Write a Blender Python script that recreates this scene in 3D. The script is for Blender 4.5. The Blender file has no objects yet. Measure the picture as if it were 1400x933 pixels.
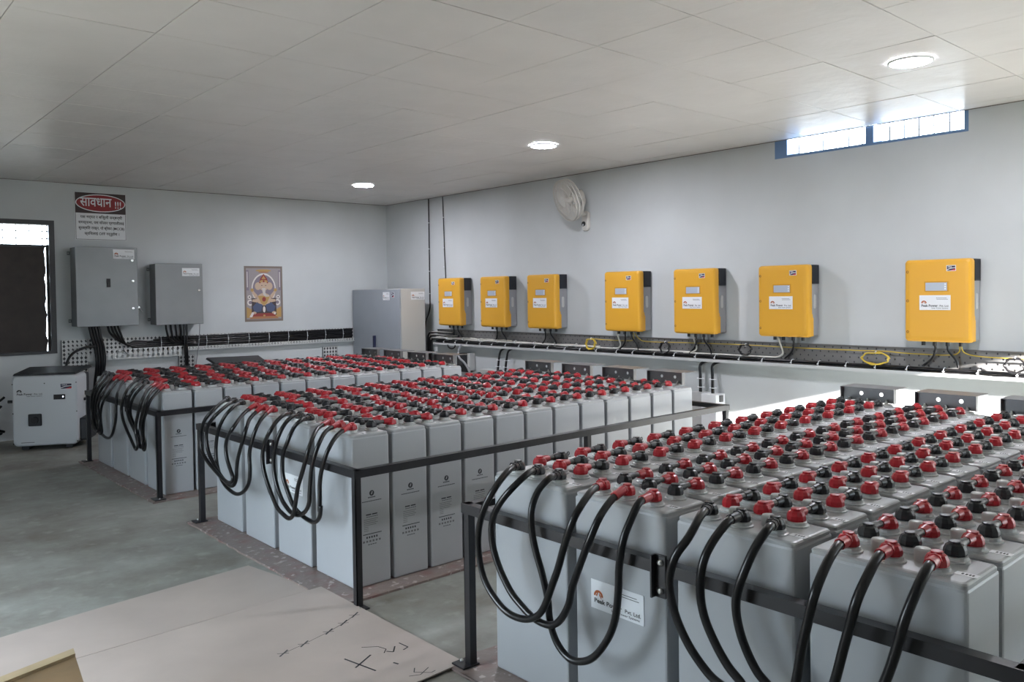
import bpy, bmesh, math, random
from mathutils import Vector, Matrix
random.seed(7)
SC = bpy.context.scene
COL = SC.collection
PI = math.pi
V = Vector

# ------------------------------------------------------------------ camera
CAM = V((6.4536, 9.9765, 1.4898))
YAW, PITCH, ROLL = math.radians(228.738), math.radians(-1.2685), math.radians(-0.8167)
FPX, PX, PY = 1111.84, 693.71, 425.79
_cy, _sy, _cp, _sp = math.cos(YAW), math.sin(YAW), math.cos(PITCH), math.sin(PITCH)
DIR = V((_cy*_cp, _sy*_cp, _sp)); _r = V((_sy, -_cy, 0)); _u = _r.cross(DIR)
RGT = _r*math.cos(ROLL) + _u*math.sin(ROLL); UPV = -_r*math.sin(ROLL) + _u*math.cos(ROLL)
cd = bpy.data.cameras.new('camera'); cam = bpy.data.objects.new('camera', cd); COL.objects.link(cam)
cd.sensor_width = 36; cd.lens = FPX/1400*36; cd.shift_x = (700-PX)/1400; cd.shift_y = (PY-466.5)/1400
cd.clip_start = 0.05; cd.clip_end = 200
cam.matrix_world = Matrix(((RGT.x, UPV.x, -DIR.x, CAM.x), (RGT.y, UPV.y, -DIR.y, CAM.y), (RGT.z, UPV.z, -DIR.z, CAM.z), (0, 0, 0, 1)))
SC.camera = cam

def on(a, b, axis, val):
    """the point where the sight line through a photo point meets the plane axis = val"""
    v = DIR + RGT*((a-PX)/FPX) - UPV*((b-PY)/FPX)
    i = 'xyz'.index(axis)
    return CAM + v*((val-CAM[i])/v[i])

# ------------------------------------------------------------------ materials
def lin(c):
    return tuple(((x/255)/12.92 if x/255 <= .04045 else ((x/255+.055)/1.055)**2.4) for x in c)
MATS = {}
def mat(name, rgb, rough=.5, metal=0., noise=None, bump=None, spec=.5, coat=0.):
    """noise=(scale, amount): soft mottling of the thing's own colour; bump=(scale, strength)"""
    if name in MATS: return MATS[name]
    m = bpy.data.materials.new(name); m.use_nodes = True; nt = m.node_tree
    b = nt.nodes['Principled BSDF']; c = lin(rgb) + (1,)
    b.inputs['Base Color'].default_value = c
    b.inputs['Roughness'].default_value = rough; b.inputs['Metallic'].default_value = metal
    b.inputs['Specular IOR Level'].default_value = spec; b.inputs['Coat Weight'].default_value = coat
    if noise or bump:
        tc = nt.nodes.new('ShaderNodeTexCoord')
    if noise:
        n = nt.nodes.new('ShaderNodeTexNoise'); n.inputs['Scale'].default_value = noise[0]; n.inputs['Detail'].default_value = 6
        nt.links.new(tc.outputs['Object'], n.inputs['Vector'])
        r = nt.nodes.new('ShaderNodeValToRGB'); a = noise[1]
        r.color_ramp.elements[0].position = .3; r.color_ramp.elements[1].position = .7
        r.color_ramp.elements[0].color = tuple(x*(1-a) for x in c[:3]) + (1,)
        r.color_ramp.elements[1].color = tuple(min(1, x*(1+a)) for x in c[:3]) + (1,)
        nt.links.new(n.outputs['Fac'], r.inputs['Fac']); nt.links.new(r.outputs['Color'], b.inputs['Base Color'])
    if bump:
        n2 = nt.nodes.new('ShaderNodeTexNoise'); n2.inputs['Scale'].default_value = bump[0]; n2.inputs['Detail'].default_value = 4
        nt.links.new(tc.outputs['Object'], n2.inputs['Vector'])
        bp = nt.nodes.new('ShaderNodeBump'); bp.inputs['Strength'].default_value = bump[1]; bp.inputs['Distance'].default_value = .02
        nt.links.new(n2.outputs['Fac'], bp.inputs['Height']); nt.links.new(bp.outputs['Normal'], b.inputs['Normal'])
    MATS[name] = m
    return m
def emit(name, rgb, s):
    m = bpy.data.materials.new(name); m.use_nodes = True; nt = m.node_tree; nt.nodes.clear()
    e = nt.nodes.new('ShaderNodeEmission'); e.inputs['Color'].default_value = lin(rgb)+(1,); e.inputs['Strength'].default_value = s
    o = nt.nodes.new('ShaderNodeOutputMaterial'); nt.links.new(e.outputs[0], o.inputs[0]); MATS[name] = m
    return m

M_WALL = mat('wall_paint', (196, 200, 201), .8, noise=(1.3, .06), bump=(6, .06))
M_CEIL = mat('ceiling_tile', (222, 219, 216), .36, noise=(2.0, .04), bump=(7, .25), spec=.2)
M_GAP = mat('tile_joint', (96, 94, 92), .8)
M_CASE = mat('battery_case', (172, 175, 178), .33, noise=(3, .03), bump=(30, .015))
M_LID = mat('battery_lid', (171, 173, 174), .36)
M_COLLAR = mat('collar_plastic', (186, 187, 186), .35)
M_RED = mat('red_rubber', (168, 30, 40), .32)
M_BLK = mat('black_rubber', (27, 27, 29), .38)
M_CABLE = mat('cable_black', (17, 16, 18), .3)
M_LINK = mat('link_braid', (74, 68, 64), .4, .3)
M_STEEL = mat('rack_paint', (34, 33, 36), .38, noise=(15, .2))
M_BOLT = mat('bolt_steel', (190, 190, 188), .3, 1.)
M_YEL = mat('yellow_shell', (218, 162, 48), .42)
M_ALU = mat('grey_housing', (150, 152, 156), .5)
M_VENT = mat('black_vent', (40, 43, 50), .5)
M_WHITE = mat('sticker_white', (226, 228, 230), .5)
M_INK = mat('ink_black', (28, 28, 30), .6)
M_INKG = mat('ink_grey', (108, 108, 110), .6)
M_INKP = mat('print_ink', (52, 54, 57), .6)
M_ORANGE = mat('logo_orange', (170, 88, 42), .5)
M_BLUE = mat('logo_blue', (26, 30, 62), .5)
M_LOGORED = mat('logo_red', (196, 40, 40), .5)
M_LCD = mat('lcd_grey', (176, 184, 196), .2)
M_BOX = mat('enclosure_grey', (128, 131, 133), .3, noise=(4, .05))
M_BOXD = mat('enclosure_side', (118, 121, 122), .45)
M_CAB = mat('cabinet_grey', (150, 156, 162), .45, noise=(4, .03))
M_TRAY = mat('galvanised', (150, 150, 150), .45, .5, noise=(14, .12))
M_TRAYP = mat('perforated_steel', (200, 201, 200), .45, .2)
M_TRAYG = mat('tray_grey', (128, 126, 125), .55, .2, noise=(5, .08))
M_WCAB = mat('cable_white', (214, 212, 205), .4)
M_YCAB = mat('cable_yellow', (206, 178, 60), .4)
M_FAN = mat('fan_plastic', (206, 203, 196), .4)
M_CORE = mat('inverter_white', (206, 210, 214), .38)
M_DARK = mat('dark_plastic', (34, 35, 38), .5)
M_WOODD = mat('dark_shutter', (52, 44, 40), .6, noise=(10, .2))
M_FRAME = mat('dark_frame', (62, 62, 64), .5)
M_WINB = mat('window_paint', (104, 134, 172), .5)
M_BRK = mat('bracket_steel', (108, 108, 108), .4, .5, noise=(12, .1))
M_NOSE = mat('silver', (200, 200, 200), .25, 1.)

def floor_material():
    m = bpy.data.materials.new('concrete'); m.use_nodes = True; nt = m.node_tree; b = nt.nodes['Principled BSDF']
    tc = nt.nodes.new('ShaderNodeTexCoord')
    n = nt.nodes.new('ShaderNodeTexNoise'); n.inputs['Scale'].default_value = 1.6; n.inputs['Detail'].default_value = 9; n.inputs['Roughness'].default_value = .65
    nt.links.new(tc.outputs['Object'], n.inputs['Vector'])
    r = nt.nodes.new('ShaderNodeValToRGB')
    r.color_ramp.elements[0].position = .32; r.color_ramp.elements[0].color = lin((122, 117, 108))+(1,)
    r.color_ramp.elements[1].position = .68; r.color_ramp.elements[1].color = lin((166, 169, 163))+(1,)
    nt.links.new(n.outputs['Fac'], r.inputs['Fac'])
    s = nt.nodes.new('ShaderNodeTexNoise'); s.inputs['Scale'].default_value = 9; s.inputs['Detail'].default_value = 3
    nt.links.new(tc.outputs['Object'], s.inputs['Vector'])
    sr = nt.nodes.new('ShaderNodeValToRGB'); sr.color_ramp.elements[0].position = .58; sr.color_ramp.elements[1].position = .72
    nt.links.new(s.outputs['Fac'], sr.inputs['Fac'])
    mx = nt.nodes.new('ShaderNodeMixRGB'); mx.inputs['Color2'].default_value = lin((184, 184, 178))+(1,)
    mm = nt.nodes.new('ShaderNodeMath'); mm.operation = 'MULTIPLY'; mm.inputs[1].default_value = .35
    nt.links.new(sr.outputs['Color'], mm.inputs[0]); nt.links.new(mm.outputs[0], mx.inputs['Fac'])
    nt.links.new(r.outputs['Color'], mx.inputs['Color1']); nt.links.new(mx.outputs['Color'], b.inputs['Base Color'])
    b.inputs['Roughness'].default_value = .6
    bp = nt.nodes.new('ShaderNodeBump'); bp.inputs['Strength'].default_value = .12; bp.inputs['Distance'].default_value = .01
    nt.links.new(n.outputs['Fac'], bp.inputs['Height']); nt.links.new(bp.outputs['Normal'], b.inputs['Normal'])
    return m
M_FLOOR = floor_material()

def vinyl_material():
    m = bpy.data.materials.new('vinyl_mat'); m.use_nodes = True; nt = m.node_tree; b = nt.nodes['Principled BSDF']
    tc = nt.nodes.new('ShaderNodeTexCoord')
    v = nt.nodes.new('ShaderNodeTexVoronoi'); v.inputs['Scale'].default_value = 9
    n = nt.nodes.new('ShaderNodeTexNoise'); n.inputs['Scale'].default_value = 26; n.inputs['Detail'].default_value = 4
    nt.links.new(tc.outputs['Object'], v.inputs['Vector']); nt.links.new(tc.outputs['Object'], n.inputs['Vector'])
    r = nt.nodes.new('ShaderNodeValToRGB'); e = r.color_ramp.elements
    e[0].position = .1; e[0].color = lin((132, 100, 96))+(1,)
    e[1].position = .5; e[1].color = lin((134, 120, 114))+(1,)
    nt.links.new(v.outputs['Distance'], r.inputs['Fac'])
    nr = nt.nodes.new('ShaderNodeValToRGB'); nr.color_ramp.elements[0].position = .60; nr.color_ramp.elements[1].position = .66
    nt.links.new(n.outputs['Fac'], nr.inputs['Fac'])
    mx = nt.nodes.new('ShaderNodeMixRGB'); mx.inputs['Color2'].default_value = lin((184, 172, 168))+(1,)
    nt.links.new(nr.outputs['Color'], mx.inputs['Fac']); nt.links.new(r.outputs['Color'], mx.inputs['Color1'])
    nt.links.new(mx.outputs['Color'], b.inputs['Base Color']); b.inputs['Roughness'].default_value = .4
    bp = nt.nodes.new('ShaderNodeBump'); bp.inputs['Strength'].default_value = .4; bp.inputs['Distance'].default_value = .01
    nt.links.new(n.outputs['Fac'], bp.inputs['Height']); nt.links.new(bp.outputs['Normal'], b.inputs['Normal'])
    return m
M_MAT = vinyl_material()
M_BOARD = mat('fibre_board', (186, 174, 166), .62, noise=(2.2, .09), bump=(20, .03))
M_PLY = mat('crate_wood', (126, 104, 74), .6, noise=(5, .22), bump=(30, .05))
M_PLYL = mat('crate_rim', (176, 158, 126), .6, noise=(9, .1))

# ------------------------------------------------------------------ mesh builder
class MB:
    def __init__(s): s.v = []; s.f = []; s.mi = []; s.sm = []; s.mats = []
    def m(s, material):
        if material not in s.mats: s.mats.append(material)
        return s.mats.index(material)
    def add(s, vs, fs, material, smooth=False):
        o = len(s.v); k = s.m(material)
        s.v += [tuple(p) for p in vs]
        for f in fs: s.f.append([o+i for i in f]); s.mi.append(k); s.sm.append(smooth)
        return s
    def box(s, a, b, material):
        (x0, y0, z0), (x1, y1, z1) = a, b
        x0, x1 = min(x0, x1), max(x0, x1); y0, y1 = min(y0, y1), max(y0, y1); z0, z1 = min(z0, z1), max(z0, z1)
        vs = [(x0,y0,z0),(x1,y0,z0),(x1,y1,z0),(x0,y1,z0),(x0,y0,z1),(x1,y0,z1),(x1,y1,z1),(x0,y1,z1)]
        return s.add(vs, [(0,3,2,1),(4,5,6,7),(0,1,5,4),(1,2,6,5),(2,3,7,6),(3,0,4,7)], material)
    def rbox(s, a, b, material, r=.004, seg=2):
        bm = bmesh.new(); bmesh.ops.create_cube(bm, size=1)
        for v in bm.verts: v.co = V([(a[i]+b[i])/2 + v.co[i]*abs(b[i]-a[i]) for i in range(3)])
        bmesh.ops.bevel(bm, geom=list(bm.edges), offset=r, segments=seg, affect='EDGES', profile=.5)
        bm.verts.index_update(); bm.normal_update()
        s.add([v.co for v in bm.verts], [[v.index for v in f.verts] for f in bm.faces], material, False); bm.free()
        return s
    def rings(s, rings, material, smooth=False, cap=True):
        n = len(rings[0]); vs = [p for r in rings for p in r]; fs = []
        for k in range(len(rings)-1):
            for i in range(n):
                j = (i+1) % n; fs.append((k*n+i, k*n+j, (k+1)*n+j, (k+1)*n+i))
        s.add(vs, fs, material, smooth)
        if cap:
            s.add(rings[0], [list(range(n))[::-1]], material); s.add(rings[-1], [list(range(n))], material)
        return s
    def lathe(s, prof, material, c=(0,0,0), n=16, smooth=True, axis='z'):
        rs = []
        for r, z in prof:
            ring = []
            for i in range(n):
                a = 2*PI*i/n; p = (r*math.cos(a), r*math.sin(a), z)
                if axis == 'y': p = (p[0], -p[2], p[1])   # height runs towards -y
                if axis == 'x': p = (p[2], p[0], p[1])
                ring.append((c[0]+p[0], c[1]+p[1], c[2]+p[2]))
            rs.append(ring)
        return s.rings(rs, material, smooth)
    def tube(s, pts, r, material, n=8, smooth=True):
        pts = [V(p) for p in pts]; rs = []; t0 = None; nrm = None
        rad = r if isinstance(r, (list, tuple)) else [r]*len(pts)
        for i, p in enumerate(pts):
            t = (pts[min(i+1, len(pts)-1)] - pts[max(i-1, 0)]).normalized()
            if nrm is None:
                a = V((0,0,1)) if abs(t.z) < .9 else V((1,0,0)); nrm = t.cross(a).normalized()
            else:
                nrm = t0.rotation_difference(t) @ nrm
            bi = t.cross(nrm); t0 = t
            rs.append([p + nrm*(rad[i]*math.cos(2*PI*k/n)) + bi*(rad[i]*math.sin(2*PI*k/n)) for k in range(n)])
        return s.rings(rs, material, smooth)
    def poly(s, pts, material): return s.add(pts, [list(range(len(pts)))], material)
    def shift(s, d):
        s.v = [(a+d[0], b+d[1], c+d[2]) for a, b, c in s.v]; return s
    def mesh(s, name):
        me = bpy.data.meshes.new(name); me.from_pydata(s.v, [], s.f)
        for m_ in s.mats: me.materials.append(m_)
        me.polygons.foreach_set('material_index', s.mi); me.polygons.foreach_set('use_smooth', s.sm); me.update()
        return me
    def build(s, name, parent=None, **k): return link(name, s.mesh(name), parent, **k)

def link(name, data, parent=None, loc=None, rotz=0., label=None, cat=None, group=None, kind=None):
    o = bpy.data.objects.new(name, data); COL.objects.link(o)
    if parent: o.parent = parent
    if loc is not None: o.location = loc
    if rotz: o.rotation_euler = (0, 0, rotz)
    if label: o['label'] = label
    if cat: o['category'] = cat
    if group: o['group'] = group
    if kind: o['kind'] = kind
    return o
def thing(name, loc, rotz, label, cat, group=None): return link(name, None, None, loc, rotz, label, cat, group)
def copy_tree(o, parent=None):
    c = o.copy(); COL.objects.link(c); c.parent = parent
    for ch in o.children: copy_tree(ch, c)
    return c

def smooth_path(pts, per=6):
    pts = [V(p) for p in pts]; P = [2*pts[0]-pts[1]] + pts + [2*pts[-1]-pts[-2]]; out = []
    for i in range(1, len(P)-2):
        a, b, c, d = P[i-1:i+3]
        for k in range(per):
            t = k/per
            out.append(.5*((2*b) + (c-a)*t + (2*a-5*b+4*c-d)*t*t + (3*b-a-3*c+d)*t**3))
    return out + [pts[-1]]
def rrect(w, h, r, n=4):
    out = []
    for cx, cz, a0 in ((w/2-r, h/2-r, 0), (-w/2+r, h/2-r, PI/2), (-w/2+r, -h/2+r, PI), (w/2-r, -h/2+r, 1.5*PI)):
        for i in range(n+1):
            a = a0 + PI/2*i/n; out.append((cx+r*math.cos(a), cz+r*math.sin(a)))
    return out

_T = {}
def text_geo(s, size, bold=0.):
    k = (s, size, bold)
    if k not in _T:
        c = bpy.data.curves.new('lettering', 'FONT'); c.body = s; c.size = size; c.offset = bold; c.resolution_u = 2; c.align_x = 'CENTER'
        o = bpy.data.objects.new('lettering', c); COL.objects.link(o)
        dg = bpy.context.evaluated_depsgraph_get(); me = bpy.data.meshes.new_from_object(o.evaluated_get(dg))
        xs = [v.co.x for v in me.vertices]; ys = [v.co.y for v in me.vertices]
        _T[k] = ([(v.co.x, v.co.y) for v in me.vertices], [list(p.vertices) for p in me.polygons], min(xs), max(xs), min(ys), max(ys))
        bpy.data.objects.remove(o); bpy.data.curves.remove(c); bpy.data.meshes.remove(me)
    return _T[k]
def text(mb, s, x0, x1, z, h, y, material, bold=0.):
    """lettering facing -y, squeezed to span x0..x1, its box z..z+h"""
    vs, fs, a, b, c, d = text_geo(s, 1., bold)
    mb.add([(x0+(p-a)/(b-a)*(x1-x0), y, z+(q-c)/(d-c)*h) for p, q in vs], fs, material)
def flat(mb, pts, y, material):
    """flat shape facing -y from (x, z) points"""
    mb.poly([(x, y, z) for x, z in pts], material)
def disc(cx, cz, rx, rz=None, n=20, a0=0, a1=2*PI):
    rz = rx if rz is None else rz
    return [(cx+rx*math.cos(a0+(a1-a0)*i/n), cz+rz*math.sin(a0+(a1-a0)*i/n)) for i in range(n if abs(a1-a0-2*PI) < 1e-6 else n+1)]
def ring_flat(mb, cx, cz, r0, r1, y, material, a0=0, a1=PI, n=14, sz=1.):
    for i in range(n):
        t, u = a0+(a1-a0)*i/n, a0+(a1-a0)*(i+1)/n
        flat(mb, [(cx+r0*math.cos(t), cz+r0*sz*math.sin(t)), (cx+r1*math.cos(t), cz+r1*sz*math.sin(t)), (cx+r1*math.cos(u), cz+r1*sz*math.sin(u)), (cx+r0*math.cos(u), cz+r0*sz*math.sin(u))], y, material)

def company_sticker(mb, cx, cz, w, h, y, plate=True):
    """white plate: small orange peak mark, firm's name below, facing -y"""
    x0, z0 = cx-w/2, cz-h/2
    if plate: mb.box((x0, y-.0012, z0), (x0+w, y+.001, z0+h), M_WHITE)
    yy = y-.0022
    k = w/.23
    ring_flat(mb, x0+.15*w, z0+.46*h, .013*k, .021*k, yy, M_ORANGE if plate else M_INK, 0, PI, 12)
    flat(mb, [(x0+.10*w, z0+.46*h), (x0+.125*w, z0+.46*h), (x0+.15*w, z0+.60*h), (x0+.135*w, z0+.64*h)], yy-.0004, M_ORANGE if plate else M_INK)
    flat(mb, [(x0+.165*w, z0+.50*h), (x0+.20*w, z0+.40*h), (x0+.21*w, z0+.40*h), (x0+.172*w, z0+.60*h)], yy-.0004, M_ORANGE if plate else M_INK)
    text(mb, 'Peak Power', x0+.07*w, x0+.60*w, z0+.22*h, .16*h, yy, M_INK, .02)
    text(mb, 'Pvt. Ltd.', x0+.66*w, x0+.95*w, z0+.22*h, .13*h, yy, M_INK, .01)
    text(mb, 'Solar Power Systems', x0+.40*w, x0+.93*w, z0+.07*h, .10*h, yy, M_INK, .01)
    if plate:
        for i, (a, b) in enumerate(((.58, .88), (.56, .92))):
            flat(mb, [(x0+a*w, z0+(.80-.08*i)*h), (x0+b*w, z0+(.80-.08*i)*h), (x0+b*w, z0+(.825-.08*i)*h), (x0+a*w, z0+(.825-.08*i)*h)], yy, M_INKG)
        flat(mb, disc(x0+.56*w, z0+.82*h, .012*w, n=8), yy, M_INK)

def maker_logo(mb, cx, cz, w, h, y):
    mb.box((cx-w/2-.004, y-.0008, cz-h/2-.004), (cx+w/2+.004, y+.001, cz+h/2+.004), M_WHITE)
    yy = y-.0014
    flat(mb, [(cx-w/2, cz-h/2), (cx+w/2, cz-h/2), (cx+w/2, cz+h/2), (cx-w/2, cz+h/2)], yy, M_BLUE)
    flat(mb, [(cx-w*.1, cz-h/2), (cx+w/2, cz-h/2), (cx+w/2, cz-h*.12)], yy-.0004, M_LOGORED)
    flat(mb, [(cx-w/2, cz-h*.42), (cx-w*.1, cz-h*.12), (cx+w/2, cz+h*.02), (cx+w/2, cz+h*.14), (cx-w*.12, cz+h*.02), (cx-w/2, cz-h*.25)], yy-.0008, M_WHITE)
    text(mb, 'SMA', cx-w*.4, cx+w*.12, cz+h*.14, h*.25, yy-.0008, M_WHITE, .02)

# ------------------------------------------------------------------ room shell
H = 2.78; RX, RY = 7.6, 12.0
MB().box((-.2, -.2, -.15), (RX+.2, RY+.2, 0), M_FLOOR).build('floor', kind='structure')

def wall_with_holes(mb, axis, lo, hi, t0, t1, z1, holes):
    """wall slab along an axis with rectangular holes (a0, a1, z0, z1)"""
    xs = sorted({lo, hi, *[h[0] for h in holes], *[h[1] for h in holes]}); zs = sorted({0., z1, *[h[2] for h in holes], *[h[3] for h in holes]})
    for i in range(len(xs)-1):
        for j in range(len(zs)-1):
            a, b, c, d = xs[i], xs[i+1], zs[j], zs[j+1]
            if any(h[0]-1e-6 <= a and b <= h[1]+1e-6 and h[2]-1e-6 <= c and d <= h[3]+1e-6 for h in holes): continue
            if axis == 'x': mb.box((a, t0, c), (b, t1, d), M_WALL)
            else: mb.box((t0, a, c), (t1, b, d), M_WALL)
    return mb
WZ = 2.95
W1 = (6.18, 7.735, 2.622, WZ)      # high slot window on the inverter wall
W2 = (4.29, 5.35, .90, 2.355)      # shuttered window on the poster wall
wall_with_holes(MB(), 'y', -.2, RY+.2, -.22, 0, WZ, [W1]).build('wall_right', kind='structure')
wall_with_holes(MB(), 'x', 0, RX, -.22, 0, WZ, [W2]).build('wall_back', kind='structure')
D_LEFT = (5.65, 6.95, 0., 2.2)
wall_with_holes(MB(), 'y', -.2, RY+.2, RX, RX+.22, WZ, [D_LEFT]).build('wall_left', kind='structure')
D_FRONT = (.30, 1.36, 0., 2.16)
wall_with_holes(MB(), 'x', 0, RX, RY, RY+.22, WZ, [D_FRONT]).build('wall_front', kind='structure')

c = MB(); c.box((0, 0, H+.012), (RX, RY, H+.16), M_GAP)
gx = [0.02 + (5.095-.02) % .615 + .615*i for i in range(-1, 14)]; gy = [(5.86 % .605) + .605*i for i in range(-1, 21)]
for i in range(len(gx)-1):
    for j in range(len(gy)-1):
        a, b, e, d = max(gx[i], 0)+.0026, min(gx[i+1], RX)-.0026, max(gy[j], 0)+.0026, min(gy[j+1], RY)-.0026
        if b-a < .02 or d-e < .02: continue
        t = [random.uniform(-.0015, .0015) for _ in range(4)]
        c.add([(a, e, H+t[0]), (b, e, H+t[1]), (b, d, H+t[2]), (a, d, H+t[3]), (a, e, H+.013), (b, e, H+.013), (b, d, H+.013), (a, d, H+.013)],
              [(0, 3, 2, 1), (0, 1, 5, 4), (1, 2, 6, 5), (2, 3, 7, 6), (3, 0, 4, 7)], M_CEIL)
c.build('ceiling', kind='structure')
MB().box((-30, -30, -.4), (40, 45, -.16), mat('outside_ground', (128, 122, 112), .9, noise=(.5, .1))).build('ground', kind='structure')

# high slot window: frame, mullion, grille bars
w = link('window_1', None, None, (0, 0, 0), kind='structure')
f = MB(); y0, y1, z0, z1 = W1
f.box((-.20, y0, z0), (-.002, y0+.115, H), M_WINB); f.box((-.20, y1-.03, z0), (-.002, y1, H), M_WINB); f.box((-.20, y0+.115, z0), (-.002, y1-.03, z0+.022), M_WINB)
f.build('window_frame', w)
MB().box((-.16, 6.972, z0+.022), (-.01, 7.036, H), M_WINB).build('mullion', w)
for k in range(13):
    yy = y0+.15+k*(y1-y0-.22)/12
    if abs(yy-7.007) < .04: continue
    MB().tube([(-.14, yy, z0+.02), (-.14, yy, H+.1)], .006, M_FRAME, 6).build('grille_bar', w)

# shuttered window on the poster wall
w = link('window_2', None, None, (0, 0, 0), kind='structure')
x0, x1, z0, z1 = W2
f = MB(); f.box((x0, -.12, z0), (x0+.055, .012, z1), M_FRAME); f.box((x1-.05, -.12, z0), (x1, .012, z1), M_FRAME)
f.box((x0+.055, -.12, z1-.05), (x1-.05, .012, z1), M_FRAME); f.box((x0+.055, -.12, z0), (x1-.05, .012, z0+.03), M_FRAME)
f.box((x0+.055, -.10, 2.065), (x1-.05, -.03, 2.09), M_FRAME)
f.build('window_frame', w)
pl = [(x1-.05, .93), (x1-.05, 2.068)]; pr = [(x0+.085+.006*math.sin(z*23)+.005*math.sin(z*41), z) for z in [2.068-.0569*q for q in range(21)]]
MB().rings([[(x, -.078, z) for x, z in pr+pl], [(x, -.05, z) for x, z in pr+pl]], M_WOODD).build('shutter_panel', w)
MB().box((x0+.055, -.078, .93), (x0+.0725, -.05, 2.068), M_WOODD).build('shutter_panel', w)
for k in range(8):
    xx = x0+.10+k*.125
    MB().tube([(xx, -.08, 2.08), (xx, -.08, z1-.04)], .005, M_FRAME, 6).build('grille_bar', w)
MB().tube([(x0+.05, -.08, 2.24), (x1-.04, -.08, 2.24)], .006, M_FRAME, 6).build('grille_bar', w)
MB().tube([(x0+.05, -.08, 2.16), (x1-.04, -.08, 2.16)], .006, M_FRAME, 6).build('grille_bar', w)

# dark wavy joint between ceiling and wall
MB().box((0.001, 0.001, H-.006), (.008, RY, H-.0005), mat('joint_grey', (120, 116, 112), .9)).build('trim_1', kind='structure')
MB().box((0.009, 0.001, H-.006), (RX, .008, H-.0005), MATS['joint_grey']).build('trim_2', kind='structure')

# ------------------------------------------------------------------ battery banks
CW, CD, CZ0, CZ1 = .3982, .216, .012, .788
PXD = CD + .0213
BANKS = {  # name: (front x, high-y edge, column gap)
    'far': (4.3979, 3.721, .060), 'middle': (4.3744, 6.4161, .055), 'near': (4.3984, 9.2587, .0416)}
FRONT_POLE, BACK_POLE = .050, .166     # pole rows measured from the cell's aisle face
POLE_Y = (-.112, 0., .112)

def case_mesh():
    bm = MB(); bm.rbox((-CD, -CW/2, CZ0), (0, CW/2, CZ1-.014), M_CASE, .008, 2); return bm.mesh('battery_cell')
def lid_mesh():
    w, h = CD, CW; rs = []
    for z, i in ((CZ1-.016, .003), (CZ1-.006, .0025), (CZ1-.002, .006), (CZ1, .012)):
        rs.append([(-CD/2+p, q, z) for p, q in rrect(w-2*i, h-2*i, .012)])
    return MB().rings(rs, M_LID).mesh('lid')
def collar_mesh():
    return MB().lathe([(.037, 0), (.037, .005), (.0315, .0065), (.0305, .0145), (.026, .0155)], M_COLLAR, n=18, smooth=False).mesh('terminal_collar')
def cap_mesh():
    return MB().lathe([(.0215, 0), (.021, .028), (.018, .033), (.006, .034)], M_COLLAR, n=14).mesh('vent_cap')
def number_mesh():
    mb = MB(); mb.box((-.0125, -.026, 0), (.0125, .026, .0008), M_WHITE)
    for i, y in enumerate((-.012, -.003, .005, .012)):
        mb.box((-.005, y, .0008), (.005, y+.0045, .0013), M_INK)
    return mb.mesh('number_sticker')
def print_mesh():
    """the dark print on a case's long flank, facing +y; built facing -y then turned"""
    mb = MB(); y = 0
    flat(mb, disc(0, .483, .0145, n=16), y, M_INKP)
    flat(mb, [(-.005, .478), (.0, .476), (.006, .490), (.001, .492)], y-.0003, M_CASE)
    def dashes(z, x0, x1, h, n, m=M_INKP, gap=.25):
        p = (x1-x0)/n
        for i in range(n): flat(mb, [(x0+i*p, z), (x0+i*p+p*(1-gap), z), (x0+i*p+p*(1-gap), z+h), (x0+i*p, z+h)], y, m)
    dashes(.459, -.022, .022, .006, 5); dashes(.441, -.058, .058, .0045, 16)
    dashes(.372, -.036, .036, .006, 2, gap=.15); dashes(.362, -.034, .036, .003, 6)
    for k in range(7): dashes(.292+k*.0095, -.048, -.022 if k < 3 else .035-.01*(k % 2), .0032, 4 if k < 3 else 9, M_INKG)
    dashes(.274, -.055, .055, .004, 1, gap=0); dashes(.254, -.036, .036, .010, 5, gap=.42); dashes(.234, -.056, .056, .010, 6, M_INKG, gap=.4)
    dashes(.220, -.026, .026, .004, 4)
    mb.v = [(-x, -yy, z) for x, yy, z in mb.v]
    return mb.mesh('flank_print')
ME = dict(case=case_mesh(), lid=lid_mesh(), collar=collar_mesh(), cap=cap_mesh(), num=number_mesh(), prt=print_mesh())

def boot_geo(mb, material, c, d, reach=.048, drop=0., sl=(.0165, .0155, .0128)):
    """insulating boot over a pole at c (top of the lid), sleeve leaving along d"""
    c = V(c); d = V(d).normalized(); z = c.z+.0162
    mb.lathe([(.027, 0), (.0285, .006), (.0275, .015), (.022, .026), (.015, .030), (.015, .035), (.011, .036)], material, (c.x, c.y, z), 10, smooth=False)
    a = V((c.x, c.y, z+.0182)) + d*.012; b = V((c.x, c.y, z+.0182)) + d*reach + V((0, 0, -drop))
    mb.tube([a, a.lerp(b, .5)+V((0, 0, drop*.15)), b], list(sl), material, 8)

def link_meshes(first_red):
    """+x end first: local origin at the pole on the aisle-side cell, link runs to -x"""
    L = (PXD+FRONT_POLE) - BACK_POLE
    r = MB(); boot_geo(r, M_RED if first_red else M_BLK, (0, 0, 0), (-1, 0, 0))
    b = MB(); boot_geo(b, M_BLK if first_red else M_RED, (-L, 0, 0), (1, 0, 0))
    t = MB(); t.tube(smooth_path([(-.036, 0, .0335), (-L/2, 0, .0355), (-L+.036, 0, .0335)], 4), .0105, M_LINK, 8)
    return t, r, b
L_RED, L_BLK = link_meshes(True), link_meshes(False)
L_ME = {True: [m.mesh(n) for m, n in zip(L_RED, ('battery_link', 'red_boot', 'black_boot'))],
        False: [m.mesh(n) for m, n in zip(L_BLK, ('battery_link', 'black_boot', 'red_boot'))]}

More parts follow.
